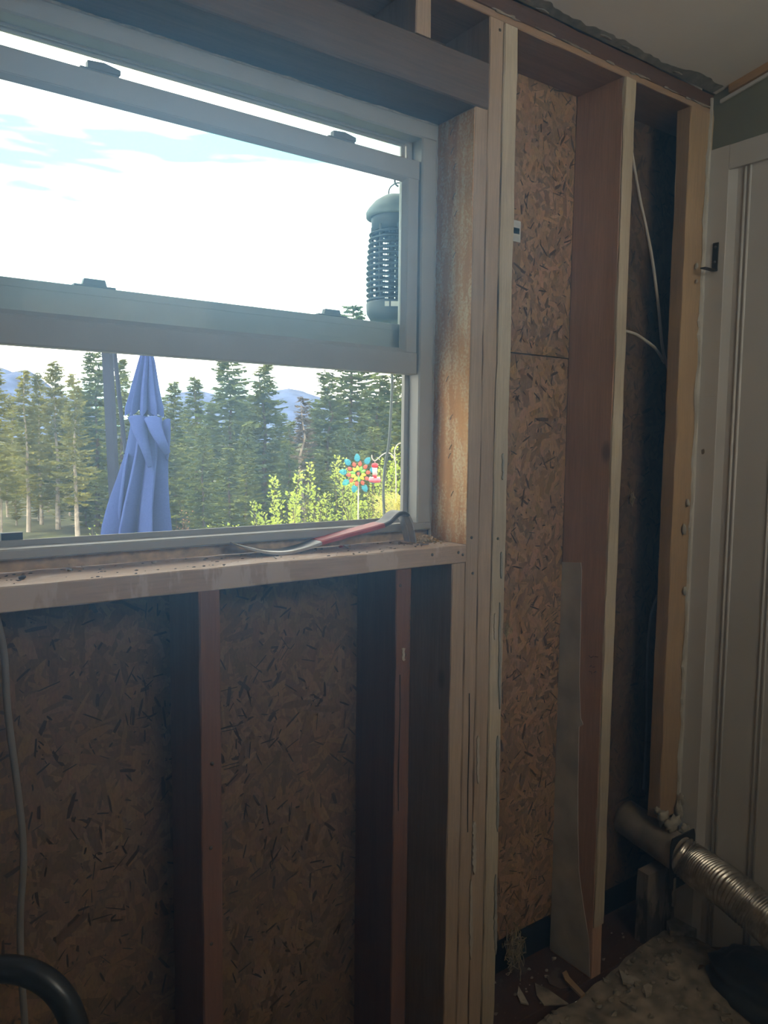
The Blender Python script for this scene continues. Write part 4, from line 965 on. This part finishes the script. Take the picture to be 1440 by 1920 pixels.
# shrubs
def shrub(nm, tips, depth, leafmat, lb, seed, basepx, leaf=.023, per=78, spread=.085, extra=3, cat='shrub'):
    rg = R(seed); b0 = dep(basepx, 1000, depth); base = Vector((b0.x, b0.y, GZ)); o = thing(nm, base, lb, cat); st_ = MB(); lf = MB()
    for (px, py) in tips:
        for e_ in range(extra):
            T = dep(px+rg.gauss(0, 7 if e_ else 1), py+(abs(rg.gauss(0, 26)) if e_ else 0), depth+rg.gauss(0, .12))
            q0 = base+Vector((rg.gauss(0, .06), rg.gauss(0, .06), .0)); m1 = q0.lerp(T, .55)+Vector((rg.gauss(0, .04), rg.gauss(0, .04), 0))
            P = spline([q0, m1, T], 10); st_.tube(P, [.006*(1-.8*i/(len(P)-1)) for i in range(len(P))], 5)
            for k in range(per):
                u = 1-rg.random()**1.3*.5; q = P[min(len(P)-1, int(u*(len(P)-1)))]
                q = q.lerp(P[min(len(P)-1, int(u*(len(P)-1))+1)], rg.random()); a = rg.random()*6.283; ta = spread*(1.05-u)*rg.random()+.012
                d_ = Vector((math.cos(a), math.sin(a), .35+.5*rg.random())).normalized(); c0 = q+d_*ta; l = leaf*(.6+.7*rg.random()); sd_ = d_.cross(Vector((rg.gauss(0, 1), rg.gauss(0, 1), rg.gauss(0, 1)))).normalized()*l*.34
                lf.add([c0, c0+d_*l*.5+sd_, c0+d_*l, c0+d_*l*.5-sd_], [(0, 1, 2), (0, 2, 3)])
    st_.build('stems', 'bark', o); lf.build('foliage', leafmat, o, kind='stuff'); return o
shrub('leafy_shrub', [(474, 940), (492, 962), (511, 893), (528, 940), (545, 925), (562, 884), (581, 868), (592, 915), (605, 930), (622, 945), (560, 950), (515, 960)], 5.3, 'leaf_lime', 'bright lime green leafy shrub below the flower spinner, left one', 3, 550)
shrub('leafy_shrub', [(632, 858), (646, 856), (640, 885), (655, 905), (668, 925), (690, 930), (712, 862), (724, 880), (741, 842), (738, 870), (745, 900), (700, 900), (660, 950), (720, 930)], 6.3, 'leaf_lime', 'bright green shrub right behind the flower spinner and feeder', 4, 690)
shrub('twiggy_plant', [(338, 938), (347, 958), (358, 962), (342, 975), (330, 985)], 4.9, 'leaf_rust', 'twiggy plant with rusty buds right of the parasol', 5, 340, .012, 16, .05, 2, 'plant')
shrub('low_plant', [(172, 990), (180, 1000), (166, 1004)], 4.6, 'leaf_lime', 'small green plant left of the parasol skirt', 6, 174, .016, 14, .04, 2, 'plant')
shrub('low_plant', [(395, 986), (425, 982), (440, 985)], 5.0, 'leaf_lime', 'low green plant on the sill line left of the shrubs', 8, 420, .018, 26, .05, 2, 'plant')
gb = dep(765, 1010, 5.0); gt = thing('grass_tuft', (gb.x, gb.y, GZ), 'arching yellow ornamental grass at the right end of the window', 'grass'); gbm = MB(); rg = R(91)
for k in range(85):
    q0 = Vector((gb.x+rg.gauss(0, .05), gb.y+rg.gauss(0, .05), GZ)); low = dep(764+rg.gauss(0, 8), 985+rg.gauss(0, 8), 5.0+rg.gauss(0, .05)); top = dep(734+rg.gauss(0, 9), 925+rg.random()*45, 5.0+rg.gauss(0, .08)); tip = dep(703+rg.gauss(0, 15), 918+rg.random()*62, 5.0+rg.gauss(0, .12))
    P = spline([q0, low, top, tip], 6); w_ = Vector((rgt.x, rgt.y, .3)).normalized()*.0045; vs = []
    for i, q in enumerate(P): s_ = 1-.85*i/(len(P)-1); vs += [q-w_*s_, q+w_*s_]
    gbm.add(vs, [(2*i, 2*i+1, 2*i+3, 2*i+2) for i in range(len(P)-1)])
gbm.build('blades', 'leaf_yellow', gt, kind='stuff')

# ------------------------------------------------------------------ haze volume added in the room to stand in for lens glare
hm_ = bpy.data.materials.new('glare_haze'); hm_.use_nodes = True; t = hm_.node_tree; t.nodes.clear(); MATS['glare_haze'] = hm_
o = nd(t, 'ShaderNodeOutputMaterial'); vsn = nd(t, 'ShaderNodeVolumeScatter', Density=HAZE, Anisotropy=.80); vsn.inputs[0].default_value = (.30, .57, 1, 1)
t.links.new(vsn.outputs[0], o.inputs['Volume'])
tag(MB().box(-1.64, 1.80, -1.94, -.012, FL+.10, .89).build('glare_haze', 'glare_haze', kind='stuff'), 'thin bluish haze volume added in the room for lens glare', 'haze')
# ------------------------------------------------------------------ raise everything so the floor is z = 0
for o in SC.objects:
    if o.parent is None: o.location.z += ZUP
